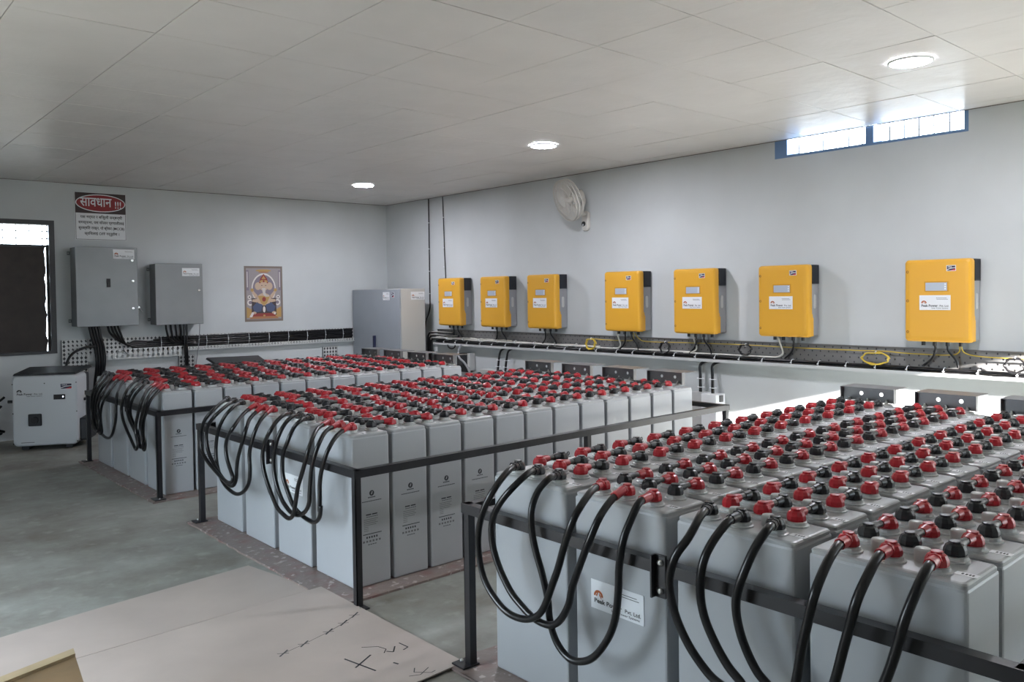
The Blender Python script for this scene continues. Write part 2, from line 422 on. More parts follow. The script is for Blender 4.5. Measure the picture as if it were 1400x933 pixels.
ORD = ['first', 'second', 'third', 'fourth', 'fifth', 'sixth', 'seventh', 'eighth', 'ninth', 'tenth', 'eleventh', 'twelfth']
CNT = ['one', 'two', 'three', 'four', 'five', 'six', 'seven', 'eight', 'nine', 'ten', 'eleven', 'twelve']
POLE_N = ['poster-side', 'middle', 'door-side']
def cell_pos(bank, col, row):
    """col 0 is nearest the poster wall; returns the aisle face x and the centre y"""
    X, Y, gap = BANKS[bank]
    return X - row*PXD, Y - (3-col)*(CW+gap) - CW/2
links = []
for bank in ('near', 'middle', 'far'):
    for col in range(4):
        for row in range(12):
            x, y = cell_pos(bank, col, row)
            o = link('battery_cell', ME['case'], None, (x, y, 0), label=f'tall grey battery cell, {bank} bank, {ORD[col]} column from poster wall, {ORD[row]} row from aisle',
                     cat='battery', group=f'battery cells of the {bank} bank')
            link('lid', ME['lid'], o)
            for px in (-FRONT_POLE, -BACK_POLE):
                for py in POLE_Y: link('terminal_collar', ME['collar'], o, (px, py, CZ1-.0005))
            for py in (-.056, .056): link('vent_cap', ME['cap'], o, (-CD/2, py, CZ1-.0005))
            link('number_sticker', ME['num'], o, (-.075, .172, CZ1), label='white number sticker')
            if col == 3 and bank != 'near': link('flank_print', ME['prt'], o, (-CD/2, CW/2+.0004, 0), label='small dark print on the flank')
            if row < 11:
                for k, py in enumerate(POLE_Y):
                    p = V((x-BACK_POLE, y+py, CZ1)); links.append(((p-CAM).length, bank, col, row, k, p))
links.sort(key=lambda t: t[0])
rest = MB()
for n, (dist, bank, col, row, k, p) in enumerate(links):
    fr = col % 2 == 0
    if n < 300:
        a, b, c = L_ME[fr]; one, two = ('red', 'black') if fr else ('black', 'red')
        o = link('battery_link', a, None, p, label=f'{one}-to-{two} link, {bank} bank, {ORD[col]} column from poster wall, rows {CNT[row]}-{CNT[row+1]}, {POLE_N[k]} pole', cat='battery link', group=f'links between the cells of the {bank} bank')
        link(b.name.split('.')[0], b, o); link(c.name.split('.')[0], c, o)
    else:
        for m_ in (L_RED if fr else L_BLK):
            for i, fc in enumerate(m_.f): pass
            off = len(rest.v); rest.v += [(q[0]+p.x, q[1]+p.y, q[2]+p.z) for q in m_.v]
            mp = [rest.m(mm) for mm in m_.mats]
            rest.f += [[off+i for i in fc] for fc in m_.f]; rest.mi += [mp[i] for i in m_.mi]; rest.sm += m_.sm
rest.build('battery_links', label='remaining red and black links on the deeper rows of the far bank', cat='battery links', kind='stuff')

# looping cables on the aisle face of each bank
def crop(pts, x0, y0, s): return [(x0+a/s, y0+b/s) for a, b in pts]
N1 = lambda p: crop(p, 620, 600, 2.8025); N2 = lambda p: crop(p, 1000, 600, 2.8025)
M3 = lambda p: crop(p, 260, 540, 6.665); M4 = lambda p: crop(p, 260, 680, 6.665); M1 = lambda p: crop(p, 420, 560, 6.665); F6 = lambda p: crop(p, 100, 480, 6.665)
LOOPS = {
 ('near', 0, 0): N1([(215,118),(165,180),(120,260),(97,350),(97,440),(115,530),(150,600),(205,665),(270,692),(320,680),(350,640),(375,570),(400,500),(425,410),(455,320),(490,255),(530,200)]),
 ('near', 0, 1): N1([(290,130),(230,185),(180,245),(150,310),(148,390),(170,480),(215,580),(260,640),(310,690),(365,715),(405,700),(440,640),(455,570),(490,470),(525,380),(560,300),(605,235)]),
 ('near', 0, 2): N1([(370,150),(325,200),(300,270),(300,350),(315,430),(340,520),(362,620),(370,700),(395,780),(440,840),(490,855),(540,835),(590,770),(620,690),(632,580),(635,490),(650,390),(680,310),(712,245)]),
 ('near', 1, 0): N1([(950,290),(900,380),(850,450),(828,530),(832,600),(855,690),(900,790),(960,880),(1010,933),(1090,985)])+N2([(60,1020),(150,1040),(215,1010),(245,940),(270,800),(295,690),(320,590),(365,480),(405,415)]),
 ('near', 1, 1): N1([(1050,320),(990,400),(955,480),(945,580),(960,680),(1000,780),(1050,870),(1100,933)])+N2([(80,1000),(180,1060),(280,1080),(350,1040),(390,950),(430,800),(455,710),(480,620),(520,530),(560,455)]),
 ('near', 1, 2): N2([(140,345),(90,420),(45,520),(20,600),(20,680),(45,780),(90,880),(130,933),(220,1030),(330,1100),(440,1110),(530,1050),(580,950),(615,860),(640,780),(665,690),(710,580),(752,495)]),
 ('middle', 0, 0): M3([(270,85),(200,150),(140,220),(105,310),(95,410),(110,520),(160,610),(225,690),(290,760),(345,800),(380,790),(388,750),(365,680),(335,580),(325,470),(345,380),(400,290),(480,180)]),
 ('middle', 0, 1): M3([(320,110),(240,180),(175,260),(150,340),(150,430),(170,530),(210,620),(265,715),(320,790),(365,830),(400,820),(420,760),(425,660),(440,560),(475,430),(510,310),(550,210)]),
 ('middle', 0, 2): M3([(390,115),(320,190),(265,300),(240,420),(235,540),(250,660),(285,770),(340,850),(420,905),(490,880),(535,800),(545,680),(540,540),(560,430),(600,310),(650,220)]),
 ('middle', 1, 0): M3([(860,180),(790,240),(730,330),(680,430),(660,540),(665,650),(690,760),(730,880)])+M4([(790,90),(840,150),(900,195),(940,160),(955,80)])+M3([(970,920),(985,830),(1030,680),(1070,530),(1110,410),(1160,310)]),
 ('middle', 1, 1): M3([(930,200),(860,270),(800,390),(770,510),(760,620),(770,740),(800,860)])+M4([(835,20),(870,80),(920,140),(985,165),(1050,130),(1085,50)])+M3([(1090,900),(1095,800),(1105,690),(1130,570),(1180,430),(1240,330)]),
 ('middle', 1, 2): M3([(1010,235),(945,300),(890,420),(850,530),(840,640),(850,760),(885,870)])+M4([(935,70),(1000,150),(1070,205),(1135,230),(1180,180),(1190,80)])+M1([(115,930),(115,800),(115,680),(130,560),(160,450),(200,350),(270,240)]),
 ('far', 0, 0): F6([(260,240),(210,310),(175,390),(165,480),(165,580),(180,680),(210,735),(235,720),(240,640),(228,560),(232,480),(270,390),(325,305)]),
 ('far', 0, 1): F6([(290,260),(235,330),(200,410),(185,500),(185,600),(205,690),(245,755),(262,735),(252,650),(250,560),(272,470),(320,390),(380,300)]),
 ('far', 0, 2): F6([(330,265),(270,330),(225,420),(210,520),(215,620),(240,730),(300,790),(345,780),(375,700),(390,600),(392,480),(400,400),(430,320)]),
 ('far', 1, 0): F6([(540,300),(490,360),(460,430),(440,520),(450,610),(480,700),(520,790),(555,870),(575,900),(590,850),(572,760),(570,680),(585,600),(610,500),(640,420),(680,350)]),
 ('far', 1, 1): F6([(590,310),(540,370),(505,440),(490,530),(510,620),(550,710),(590,800),(612,880),(628,850),(612,740),(615,640),(640,540),(680,430),(720,365)]),
 ('far', 1, 2): F6([(640,320),(580,380),(535,460),(520,560),(545,650),(590,750),(630,870),(648,905),(655,850),(640,760),(642,650),(665,560),(700,460),(750,395)]),
}
def sleeve(mb, path, material, r):
    q, d = [path[0]], 0
    for a, b in zip(path, path[1:]):
        d += (b-a).length; q.append(b)
        if d > .058: break
    n = len(q); mb.tube(q, [.0160+(r+.0028-.0160)*i/(n-1) for i in range(n)], material, 8)
for (bank, pair, k), tr in LOOPS.items():
    ca, cb = pair*2, pair*2+1
    xa, ya = cell_pos(bank, ca, 0); xb, yb = cell_pos(bank, cb, 0)
    A = V((xa-FRONT_POLE, ya+POLE_Y[k], CZ1)); B = V((xb-FRONT_POLE, yb+POLE_Y[k], CZ1))
    rail = 4.505
    pts = []
    # depth of each traced point: leaves the pole, clears the rack's rail, hangs just outside it
    L = [0]
    for i in range(1, len(tr)): L.append(L[-1]+math.dist(tr[i], tr[i-1]))
    for i, (a, b) in enumerate(tr):
        s = L[i]/L[-1]; e = min(s, 1-s)
        t = min(1, (e+.03)/.135); t = t*t*(3-2*t)
        xx = 4.436 + t*(rail+.014+.027*(2-k)-4.436)
        pts.append(on(a, b, 'x', xx))
    r = .0125 if bank == 'near' else .0112
    ga = (pts[0]-(A+V((0, 0, .036)))); ga.z = 0; gb = (pts[-1]-(B+V((0, 0, .036)))); gb.z = 0
    da, db = ga.normalized(), gb.normalized()
    ea = A+V((0, 0, .0345))+da*.014; eb = B+V((0, 0, .0345))+db*.014
    path = smooth_path([ea, ea+da*.026+V((0, 0, -.001)), *pts, eb+db*.026+V((0, 0, -.001)), eb], 4)
    o = thing('loop_cable', A, 0, f'black cable looping from {ORD[ca]} to {ORD[cb]} column of the {bank} bank, {POLE_N[k]} of its three', 'cable', f'looping cables on the {bank} bank')
    cm = MB().tube(path, r, M_CABLE, 10).shift(-A); cm.build('cable', o)
    bm_ = MB(); boot_geo(bm_, M_BLK, A, da, .030, 0, (.0150, .0165, .0172)); sleeve(bm_, path, M_BLK, r); bm_.shift(-A).build('black_boot', o, label='black rubber boot')
    bm_ = MB(); boot_geo(bm_, M_RED, B, db, .030, 0, (.0150, .0165, .0172)); sleeve(bm_, path[::-1], M_RED, r); bm_.shift(-A).build('red_boot', o, label='red rubber boot')

# steel racks round each bank
RACK = {'far': (1.90, 3.80), 'middle': (4.625, 6.60), 'near': (7.455, 9.40)}
for bank, (ya, yb) in RACK.items():
    xa, xb = 1.40, 4.465; t = .038; z0, z1 = .622, .660
    o = thing('battery_rack', (xb, yb, 0), 0, f'black steel rack with waist-high rail round the {bank} bank', 'rack', 'steel racks round the battery banks')
    S = V((-xb, -yb, 0))
    def angle(a, b, inner):   # angle section: upright flange outside, flat flange inside
        m = MB()
        m.box(a, b, M_STEEL); return m
    def rail(p, q, nrm):
        m = MB(); (x0_, y0_), (x1_, y1_) = p, q
        if nrm == 'x':
            m.box((x0_-.005, y0_, z0), (x0_, y1_, z1), M_STEEL); m.box((x0_-t, y0_, z1-.005), (x0_-.005, y1_, z1), M_STEEL)
        elif nrm == '-x':
            m.box((x0_, y0_, z0), (x0_+.005, y1_, z1), M_STEEL); m.box((x0_+.005, y0_, z1-.005), (x0_+t, y1_, z1), M_STEEL)
        elif nrm == 'y':
            m.box((x0_, y0_-.005, z0), (x1_, y0_, z1), M_STEEL); m.box((x0_, y0_-t, z1-.005), (x1_, y0_-.005, z1), M_STEEL)
        else:
            m.box((x0_, y0_, z0), (x1_, y0_+.005, z1), M_STEEL); m.box((x0_, y0_+.005, z1-.005), (x1_, y0_+t, z1), M_STEEL)
        return m.shift(S)
    rail((xb+t/2, ya-t/2), (xb+t/2, yb+t/2), 'x').build('rail', o)
    rail((xa-t/2, ya-t/2), (xa-t/2, yb+t/2), '-x').build('rail', o)
    rail((xa-t/2+.006, yb+t/2), (xb+t/2-.006, yb+t/2), 'y').build('rail', o)
    rail((xa-t/2+.006, ya-t/2), (xb+t/2-.006, ya-t/2), '-y').build('rail', o)
    for lx, ly in ((xb, ya), (xb, yb), (xa, ya), (xa, yb), (2.855, yb), (2.855, ya)):
        if ly == ya: sy_ = -1
        else: sy_ = 1
        m = MB(); sx_ = 1 if lx == xb else -1
        ox, oy = lx+sx_*t/2, ly+sy_*t/2
        zt = z1-.006; zf = .0 if (ly == yb and bank != 'far') else .0124
        m.box((ox-sx_*.0055, oy-sy_*.0055, zf+.006), (ox-sx_*t, oy-sy_*.0095, zt), M_STEEL)
        m.box((ox-sx_*.0055, oy-sy_*.0055, zf+.006), (ox-sx_*.0095, oy-sy_*t, zt), M_STEEL)
        m.box((ox-sx_*.0095, oy-sy_*.0095, zf+.006), (ox-sx_*t, oy-sy_*t, zt), M_STEEL)
        lg = m.shift(S).build('leg', o)
        fp = MB(); fp.box((lx-.03, ly-(.045 if ly == yb else .055), zf), (lx+.05 if lx == xb else lx+.03, ly+(.055 if ly == yb else .022), zf+.006), M_STEEL)
        fp.lathe([(.007, 0), (.007, .006), (.003, .009)], M_BOLT, (lx+.012, ly+(.04 if ly == yb else -.04), zf+.006), 8)
        fp.shift(S).build('foot_plate', lg)
    xj = xb+t/2; pu, pv, qv = {'far': (173, 541, 563), 'middle': (367.5, 602, 635), 'near': (897, 760, 818)}[bank]
    jy = on(pu, (pv+qv)/2, 'x', xj+.02).y; j0, j1 = on(pu, qv, 'x', xj+.02).z, on(pu, pv, 'x', xj+.02).z
    j = MB(); j.box((xj, jy-.016, j0), (xj+.010, jy+.026, j1), M_STEEL); j.box((xj+.010, jy-.016, j0), (xj+.030, jy-.010, j1), M_STEEL)
    jp = j.shift(S).build('joint_plate', o)
    for zz in (j0+.022, j1-.022): MB().lathe([(.010, 0), (.010, .007), (.005, .009)], M_BOLT, (xj+.010, jy+.010, zz), 10, axis='x').shift(S).build('bolt', jp)

# vinyl sheets under the banks
for bank, (ya, yb) in RACK.items():
    X, Y, gap = BANKS[bank]
    fx = {'far': 4.535, 'middle': 4.54, 'near': 4.535}[bank]; y0 = min(Y-4*CW-3*gap-.035, ya-.07); y1 = yb-.052 if bank != 'far' else yb+.075
    me = MB(); n = 40; top = []; bot = []
    out = []
    for i in range(n+1): out.append((fx+random.uniform(-.005, .005), y0+(y1-y0)*i/n))
    for i in range(n+1): out.append((fx-(fx-1.34)*i/n, y1+random.uniform(-.008, .001)))
    for i in range(n+1): out.append((1.34, y1-(y1-y0)*i/n))
    for i in range(n+1): out.append((1.34+(fx-1.34)*i/n, y0+random.uniform(-.008, .008)))
    c0 = V((fx, y1, 0))
    me.rings([[(a, b, .0005) for a, b in out], [(a, b, CZ0-.0005) for a, b in out]], M_MAT)
    me.shift(-c0).build('vinyl_sheet', loc=c0, label=f'red-brown flower-patterned vinyl sheet lying under the {bank} bank', cat='mat')

# folded sheet-metal brackets on the last row's poles
def bracket():
    m = MB(); w, h, d = .315, .082, .13; z0 = CZ1+.019
    r = thing('terminal_bracket', (0, 0, 0), 0, '-', 'bracket')
    # upright plate with two round holes
    bm = bmesh.new()
    def loop(pts):
        vs = [bm.verts.new((0, y, z)) for y, z in pts]; return [bm.edges.new((vs[i], vs[(i+1) % len(vs)])) for i in range(len(vs))]
    es = loop([(-w/2, z0), (w/2, z0), (w/2, z0+h), (-w/2, z0+h)])
    for cy in (-.045, .075): es += loop([(cy+.0115*math.cos(2*PI*i/14), z0+.048+.0115*math.sin(2*PI*i/14)) for i in range(14)])
    bmesh.ops.triangle_fill(bm, use_beauty=True, edges=es); bm.verts.index_update()
    up = MB(); up.add([(v.co.x, v.co.y, v.co.z) for v in bm.verts], [[v.index for v in f.verts] for f in bm.faces], M_BRK); bm.free()
    o = link('upright_plate', up.mesh('upright_plate'), r)
    sol = o.modifiers.new('thickness', 'SOLIDIFY'); sol.thickness = .003
    t = MB(); t.box((-.15, -w/2-.004, z0+h), (.036, w/2+.004, z0+h+.004), M_BRK); t.build('top_flange', r)
    for s in (-1, 1):
        e = MB(); e.box((0.0, s*(w/2+.004), z0), (.034, s*w/2, z0+h), M_BRK); e.build('end_cheek', r)
    for cy in (-.112, .0, .112):
        MB().lathe([(.012, 0), (.012, .008), (.006, .016), (.006, .022)], M_BOLT, (.018, cy, z0), 8).build('bolt', r)
    return r
proto = bracket(); first = True
for bank in ('near', 'middle', 'far'):
    for col in range(4):
        x, y = cell_pos(bank, col, 11)
        o = proto if first else copy_tree(proto); first = False
        o.location = (x-BACK_POLE-.012, y, 0)
        o['label'] = f'grey folded steel bracket at wall end of the {bank} bank, {ORD[col]} column from poster wall'
        o['group'] = 'steel brackets at the wall ends of the banks'

# company stickers on two cell fronts
def on_front(cx, cy, cz, w, h, label, bank):
    mb = MB(); company_sticker(mb, 0, 0, w, h, 0)
    return mb.build('company_sticker', None, loc=(cx, cy, cz), rotz=PI/2, label=label, cat='sticker')
on_front(4.3984+.0012, 8.172, .448, .232, .100, 'white company sticker on a cell front of the near bank', 'near')
on_front(4.3744+.0012, 5.775, .438, .215, .100, 'white company sticker behind the loops of the middle bank', 'middle')

# ------------------------------------------------------------------ yellow wall inverters
def inverter():
    w, h, d = .467, .612, .206
    r = thing('wall_inverter', (0, 0, 0), PI/2, '-', 'inverter')
    b = MB(); b.rbox((-w/2+.012, -.150, .012), (w/2-.012, -.004, h-.004), M_ALU, .012, 2); b.build('housing', r)
    # yellow front shell: slightly bowed outline, wraps a little round the sides
    def outline(i, sx=0.):
        pts = []
        for x, z in rrect(w-2*i, h-2*i, .022, 4): pts.append((x*(1-.018*(2*z/h)**2), z*(1-.012*(2*x/w)**2)+h/2))
        return pts
    rs = [[(x, y, z) for x, z in outline(i)] for y, i in ((-.128, .006), (-.135, .001), (-.178, .001), (-.196, .006), (-.204, .018), (-.206, .040))]
    c_ = MB(); c_.rings(rs, M_YEL)
    for s in (-1, 1):   # deeper skirt low on each flank
        xx = s*(w/2-.006)
        c_.rings([[(xx-s*.012, -.13, .012), (xx-s*.012, -.13, .20), (xx-s*.012, -.13, .16)], [(xx-s*.012, -.105, .012), (xx-s*.012, -.105, .15), (xx-s*.012, -.105, .12)]], M_YEL)
        c_.box((xx-s*.02, -.108, .012), (xx, -.15, .165), M_YEL); c_.box((xx-s*.02, -.12, .165), (xx, -.15, .195), M_YEL)
    c_.build('cover', r, label='yellow cover')
    for s in (-1, 1):
        v = MB(); x1 = s*(w/2-.004)
        v.box((s*(w/2-.03), -.124, h-.165), (x1, -.018, h-.008), M_VENT)
        for q in range(7): v.box((x1, -.118+q*.014, h-.158), (x1+s*.002, -.112+q*.014, h-.016), M_VENT)
        v.build('vent_panel', r, label='black vent panel')
        g = MB(); xg = s*(w/2-.012)
        g.rings([[(xg, -.075+p, .30+q) for p, q in rrect(.036, .118, .016)], [(xg+s*.004, -.075+p*.9, .30+q*.95) for p, q in rrect(.036, .118, .016)]], M_COLLAR)
        g.build('grip', r)
    dsp = MB(); dsp.box((-.085, -.2075, .372), (.082, -.199, .447), mat('yellow_recess', (196, 140, 20), .5)); dsp.box((-.076, -.2095, .379), (.072, -.2070, .438), M_LCD)
    for q in range(3): dsp.lathe([(.006, 0), (.005, .002)], M_WHITE, (.060, -.2095, .392+q*.017), 8, axis='y')
    dsp.build('display', r, label='grey display')
    lb = MB(); company_sticker(lb, -.012, .292, .215, .108, -.2075); lb.build('company_sticker', r, label='white company sticker')
    lo = MB(); maker_logo(lo, .100, .540, .056, .034, -.2075); lo.build('logo_badge', r, label='blue and red logo badge')
    for x in (-.205, .185):
        for z in (.075, .305, .520):
            MB().lathe([(.010, 0), (.010, .002), (.006, .0022), (.005, .0005)], mat('screw_dull', (120, 84, 40), .5), (x, -.2035, z), 10, axis='y').build('screw', r)
    for x in (-.14, -.06, .03, .12):
        MB().lathe([(.014, -.03), (.014, .014)], M_DARK, (x, -.085, 0), 10).build('cable_gland', r)
    return r
NAMES = ['nearest the corner cabinet', 'second from the corner cabinet', 'third from the corner cabinet, left of the wall fan\u2019s plumb line', 'right below the wall fan\u2019s far side', 'fifth from the corner cabinet', 'sixth from the corner cabinet', 'farthest from the corner cabinet']
NAMES = ['nearest the corner cabinet', 'second from the corner cabinet', 'third from the corner cabinet', 'fourth from the corner cabinet', 'fifth from the corner cabinet', 'sixth from the corner cabinet', 'farthest from the corner cabinet']
INV_Y = [1.725, 2.58, 3.417, 4.59, 5.46, 6.36, 7.59]
proto = inverter()
for i, y in enumerate(INV_Y):
    o = proto if i == 0 else copy_tree(proto)
    o.location = (0.0, y, 1.085); o['label'] = 'yellow and grey inverter on the wall, ' + NAMES[i]; o['group'] = 'yellow inverters on the wall'

# ------------------------------------------------------------------ cable trays
def perforated(mb, x0, x1, z0, z1, y, p, material, hole=.33, stagger=True):
    """sheet in the xz plane with diamond slots"""
    nx, nz = max(1, round((x1-x0)/p)), max(1, round((z1-z0)/p)); px, pz = (x1-x0)/nx, (z1-z0)/nz
    for i in range(nx):
        for j in range(nz):
            a, b = x0+i*px, z0+j*pz; q = [(a, y, b), (a+px, y, b), (a+px, y, b+pz), (a, y, b+pz)]
            if stagger and (i+j) % 2: mb.add(q, [(0, 1, 2, 3)], material); continue
            cx, cz = a+px/2, b+pz/2; h = hole
            q += [(cx, y, cz-pz*h*1.25), (cx+px*h, y, cz), (cx, y, cz+pz*h*1.25), (cx-px*h, y, cz)]
            mb.add(q, [(0, 1, 4), (4, 1, 5), (1, 2, 5), (5, 2, 6), (2, 3, 6), (6, 3, 7), (3, 0, 7), (7, 0, 4)], material)
RT0, RT1 = 1.22, 9.6
t = thing('cable_tray', (0, RT0, 0), PI/2, 'long grey perforated cable tray under the yellow inverters', 'cable tray')
m = MB(); perforated(m, 0, RT1-RT0, .838, 1.026, -.014, .036, M_TRAYG, .2); m.build('web', t)
MB().box((0, -.006, .838), (RT1-RT0, -.001, 1.026), M_FRAME).build('hole_shade', t, label='added dark strip standing in for shade behind the holes')  # added dark strip: the shade seen through the tray's holes, put in as colour
m = MB(); m.box((0, -.088, .832), (RT1-RT0, -.014, .836), M_TRAYP); m.box((0, -.090, .826), (RT1-RT0, -.088, .853), M_TRAYP); m.build('lower_flange', t)
m = MB(); m.box((0, -.030, 1.026), (RT1-RT0, -.002, 1.029), M_TRAYG); m.build('upper_flange', t)

def bundle(name, label, cat, paths, r, material, ties=None, loc=(0, 0, 0), tm=None, group=None, part='cable'):
    loc = V(loc); o = thing(name, loc, 0, label, cat, group)
    for p in paths: MB().tube([V(q)-loc for q in p], r, material, 8).build(part, o)
    for (c, hx, hz, ax) in ties or []:
        c = V(c)-loc; q = MB()
        if ax == 'y': q.tube([c+V((hx*math.cos(a), 0, hz*math.sin(a))) for a in [2*PI*i/12 for i in range(13)]], .0032, tm or M_WHITE, 5); q.box(c+V((hx-.002, -.005, -.005)), c+V((hx+.012, .005, .005)), tm or M_WHITE)
        if ax == 'x': q.tube([c+V((0, hx*math.cos(a), hz*math.sin(a))) for a in [2*PI*i/12 for i in range(13)]], .0032, tm or M_WHITE, 5); q.box(c+V((-.005, hx-.002, -.005)), c+V((.005, hx+.012, .005)), tm or M_WHITE)
        if ax == 'z': q.tube([c+V((hx*math.cos(a), hz*math.sin(a), 0)) for a in [2*PI*i/12 for i in range(13)]], .0032, tm or M_WHITE, 5)
        q.build('cable_tie', o)
    return o
def run(y0, y1, x, z, n=30, j=.003):
    return smooth_path([(x+random.uniform(-j, j), y0+(y1-y0)*i/n, z+random.uniform(-j, j)) for i in range(n+1)], 2)
yt = [1.45+.245*i for i in range(33)]
bundle('cable_bundle', 'thick black cables tied along the bottom of the inverter tray', 'cables',
       [run(1.25, 7.75, .040, .852), run(1.25, 9.3, .066, .852), run(1.25, 9.3, .053, .874), run(1.25, 7.6, .032, .873)], .0115, M_CABLE,
       [((.050, y+random.uniform(-.02, .02), .866), .031, .026, 'y') for y in yt], (.05, 1.25, .8))
# white cables lying on top of them, turning up into the inverters
def riser(x, y, z0, z1, gl, sgn=-1): return [(x, y+sgn*.30, z0), (x, y+sgn*.16, z0), (x+.004, y+sgn*.05, z0+.004), (x+.012, y, z0+.04), (x+.020, y-.012, z0+.10), (gl, y-.030, z1)]
wp = []
for i, (y, zz) in enumerate(((4.45, .900), (5.39, .906), (6.28, .900))):
    p = smooth_path(riser(.050, y, zz, 1.075, .086), 5)
    wp.append(p)
    o = thing('inverter_cable', p[-1], 0, ['white cable rising into the fourth yellow inverter', 'white cable rising into the fifth yellow inverter', 'white cable rising into the sixth yellow inverter'][i], 'cable', 'white cables rising into the inverters')
    MB().tube([q-p[-1] for q in [V((.050, y-.3-.75*(i > 0), zz-.002))]+p], .0075, M_WCAB, 8).build('cable', o)
bundle('cable_bundle', 'pale cables lying in the tray below the first three inverters', 'cables',
       [run(1.25, 4.15, .060, .906), run(1.25, 4.15, .046, .912), run(1.25, 2.75, .056, .925)], .0085, M_WCAB, [((.053, 1.5+.33*i, .910), .022, .020, 'y') for i in range(8)], (.05, 1.25, .9))
# black leads dropping from inverter glands
for i, y in enumerate(INV_Y):
    n_ = CNT
    for k, dx in enumerate((-.06, .03) if i != 5 else (.03,)):
        p = smooth_path([(.085, y+dx, 1.065), (.082, y+dx+.004, 1.02), (.06, y+dx+(.045 if k else -.03), .955), (.05, y+dx+(.06 if k else -.10), .895)], 5)
        o = thing('inverter_lead', p[0], 0, f'short black lead dropping from {"door" if k else "poster"}-side gland of inverter {NAMES[i]}', 'cable', 'black leads under the inverters')
        MB().tube([q-p[0] for q in p], .0085, M_CABLE, 8).build('lead', o)
# yellow signal cable and its coils
def coil(cy, cz, ry, rz, x, n, wob=.006):
    return smooth_path([(x+.004*math.sin(5*i)+.0008*i, cy+(ry+wob*math.sin(3.1*i))*math.cos(2*PI*i/14), cz+(rz+wob*math.cos(2.3*i))*math.sin(2*PI*i/14)) for i in range(14*n+1)], 3)
sig = thing('signal_cable', (.05, 3.9, .97), 0, 'thin yellow signal cable strung along the tray under the inverters', 'cable')
pp = smooth_path([(.085, 7.70, 1.07), (.07, 7.69, 1.01), (.045, 7.60, .985), (.04, 7.3, .985), (.04, 7.15, .993), (.04, 6.9, .99), (.04, 6.4, .99), (.04, 5.9, .995), (.04, 5.3, .992), (.045, 4.80, .985), (.06, 4.70, 1.01), (.085, 4.66, 1.07)], 6)
MB().tube(pp, .0042, M_YCAB, 6).shift((-.05, -3.9, -.97)).build('cable', sig)
pp = smooth_path([(.085, 4.64, 1.07), (.06, 4.62, 1.00), (.04, 4.5, .985), (.04, 4.2, .985), (.04, 4.05, .99)], 6)
MB().tube(pp, .0042, M_YCAB, 6).shift((-.05, -3.9, -.97)).build('cable', sig)
pp = smooth_path([(.085, 7.71, 1.07), (.07, 7.73, 1.01), (.045, 7.83, .985), (.04, 8.1, .98), (.04, 8.8, .978)], 6)
MB().tube(pp, .0042, M_YCAB, 6).shift((-.05, -3.9, -.97)).build('cable', sig)
for cy, cz, ry, rz, mt, rr, lb in ((4.06, .937, .065, .055, M_YCAB, .0045, 'yellow cable coil hung on the tray near the fourth inverter'), (7.09, .938, .105, .045, M_YCAB, .0045, 'larger flattened yellow cable coil hung on the tray before the last inverter'),
                           (5.04, .937, .055, .052, M_CABLE, .005, 'small black cable coil on the tray between fourth and fifth inverters'), (5.93, .955, .062, .045, M_CABLE, .0045, 'small black cable coil on the tray between fifth and sixth inverters'), (8.06, .936, .062, .05, M_CABLE, .006, 'black cable coil on the tray beyond the last inverter')):
    ct = V((.075, cy, cz)); o = thing('cable_coil', ct, 0, lb, 'cable coil', 'cable coils on the tray')
    MB().tube([q-ct for q in coil(cy, cz, ry, rz, .075, 3)], rr, mt, 6).build('coil', o)
    MB().tube([V((.006+.012*math.cos(a), .0, rz+.012*math.sin(a))) for a in [2*PI*i/10 for i in range(11)]], .003, M_WHITE, 5).build('cable_tie', o)

# three pipes bending down beside the cabinet
for i in range(3):
    zz = .985-.040*i; yc = 1.06+.032*i; rr = .075-.018*i
    p = smooth_path([(.055, 1.62+.1*i, zz), (.055, yc+rr+.03, zz), (.055, yc+.022, zz-.022), (.055, yc, zz-rr-.02), (.055, yc, .60), (.055, yc, .05)], 6)
    o = thing('conduit_pipe', p[-1], 0, ['outermost', 'middle', 'innermost'][i]+' of three dark pipes bending down beside the corner cabinet', 'pipe', 'pipes bending down beside the cabinet')
    MB().tube([q-p[-1] for q in p], .013, M_CABLE if i != 1 else M_DARK, 8).build('pipe', o)
    MB().tube([q-p[-1]+V((.012, 0, .006)) for q in p[:16]], .004, M_WCAB, 6).build('tracer_wire', o)
# thin black wires up to the ceiling
p = [(.012, 1.06, H-.01), (.012, 1.055, 1.32)] + [(.02, 1.04, 1.24), (.03, .98, 1.12), (.03, .96, 1.0)]
o = thing('wall_wire', (.012, 1.06, H), 0, 'black wire running from the ceiling down to the corner cabinet', 'wire')
MB().tube([V(q)-V((.012, 1.06, H)) for q in p], .0075, M_CABLE, 6).build('wire', o)
for z in (2.45, 2.1, 1.8, 1.5): MB().box((-.006, -.012, z-H-.004), (.010, .012, z-H+.004), M_WHITE).build('clip', o)
o = thing('wall_wire', (.012, 1.375, H), 0, 'black wire running from the ceiling into the first yellow inverter', 'wire')
MB().tube([V(q)-V((.012, 1.375, H)) for q in [(.012, 1.375, H-.01), (.012, 1.40, 2.0), (.012, 1.415, 1.69), (.03, 1.50, 1.685)]], .006, M_CABLE, 6).build('wire', o)
for z in (2.5, 2.1, 1.85): MB().box((-.006, .004, z-H-.004), (.008, .024, z-H+.004), M_WHITE).build('clip', o)

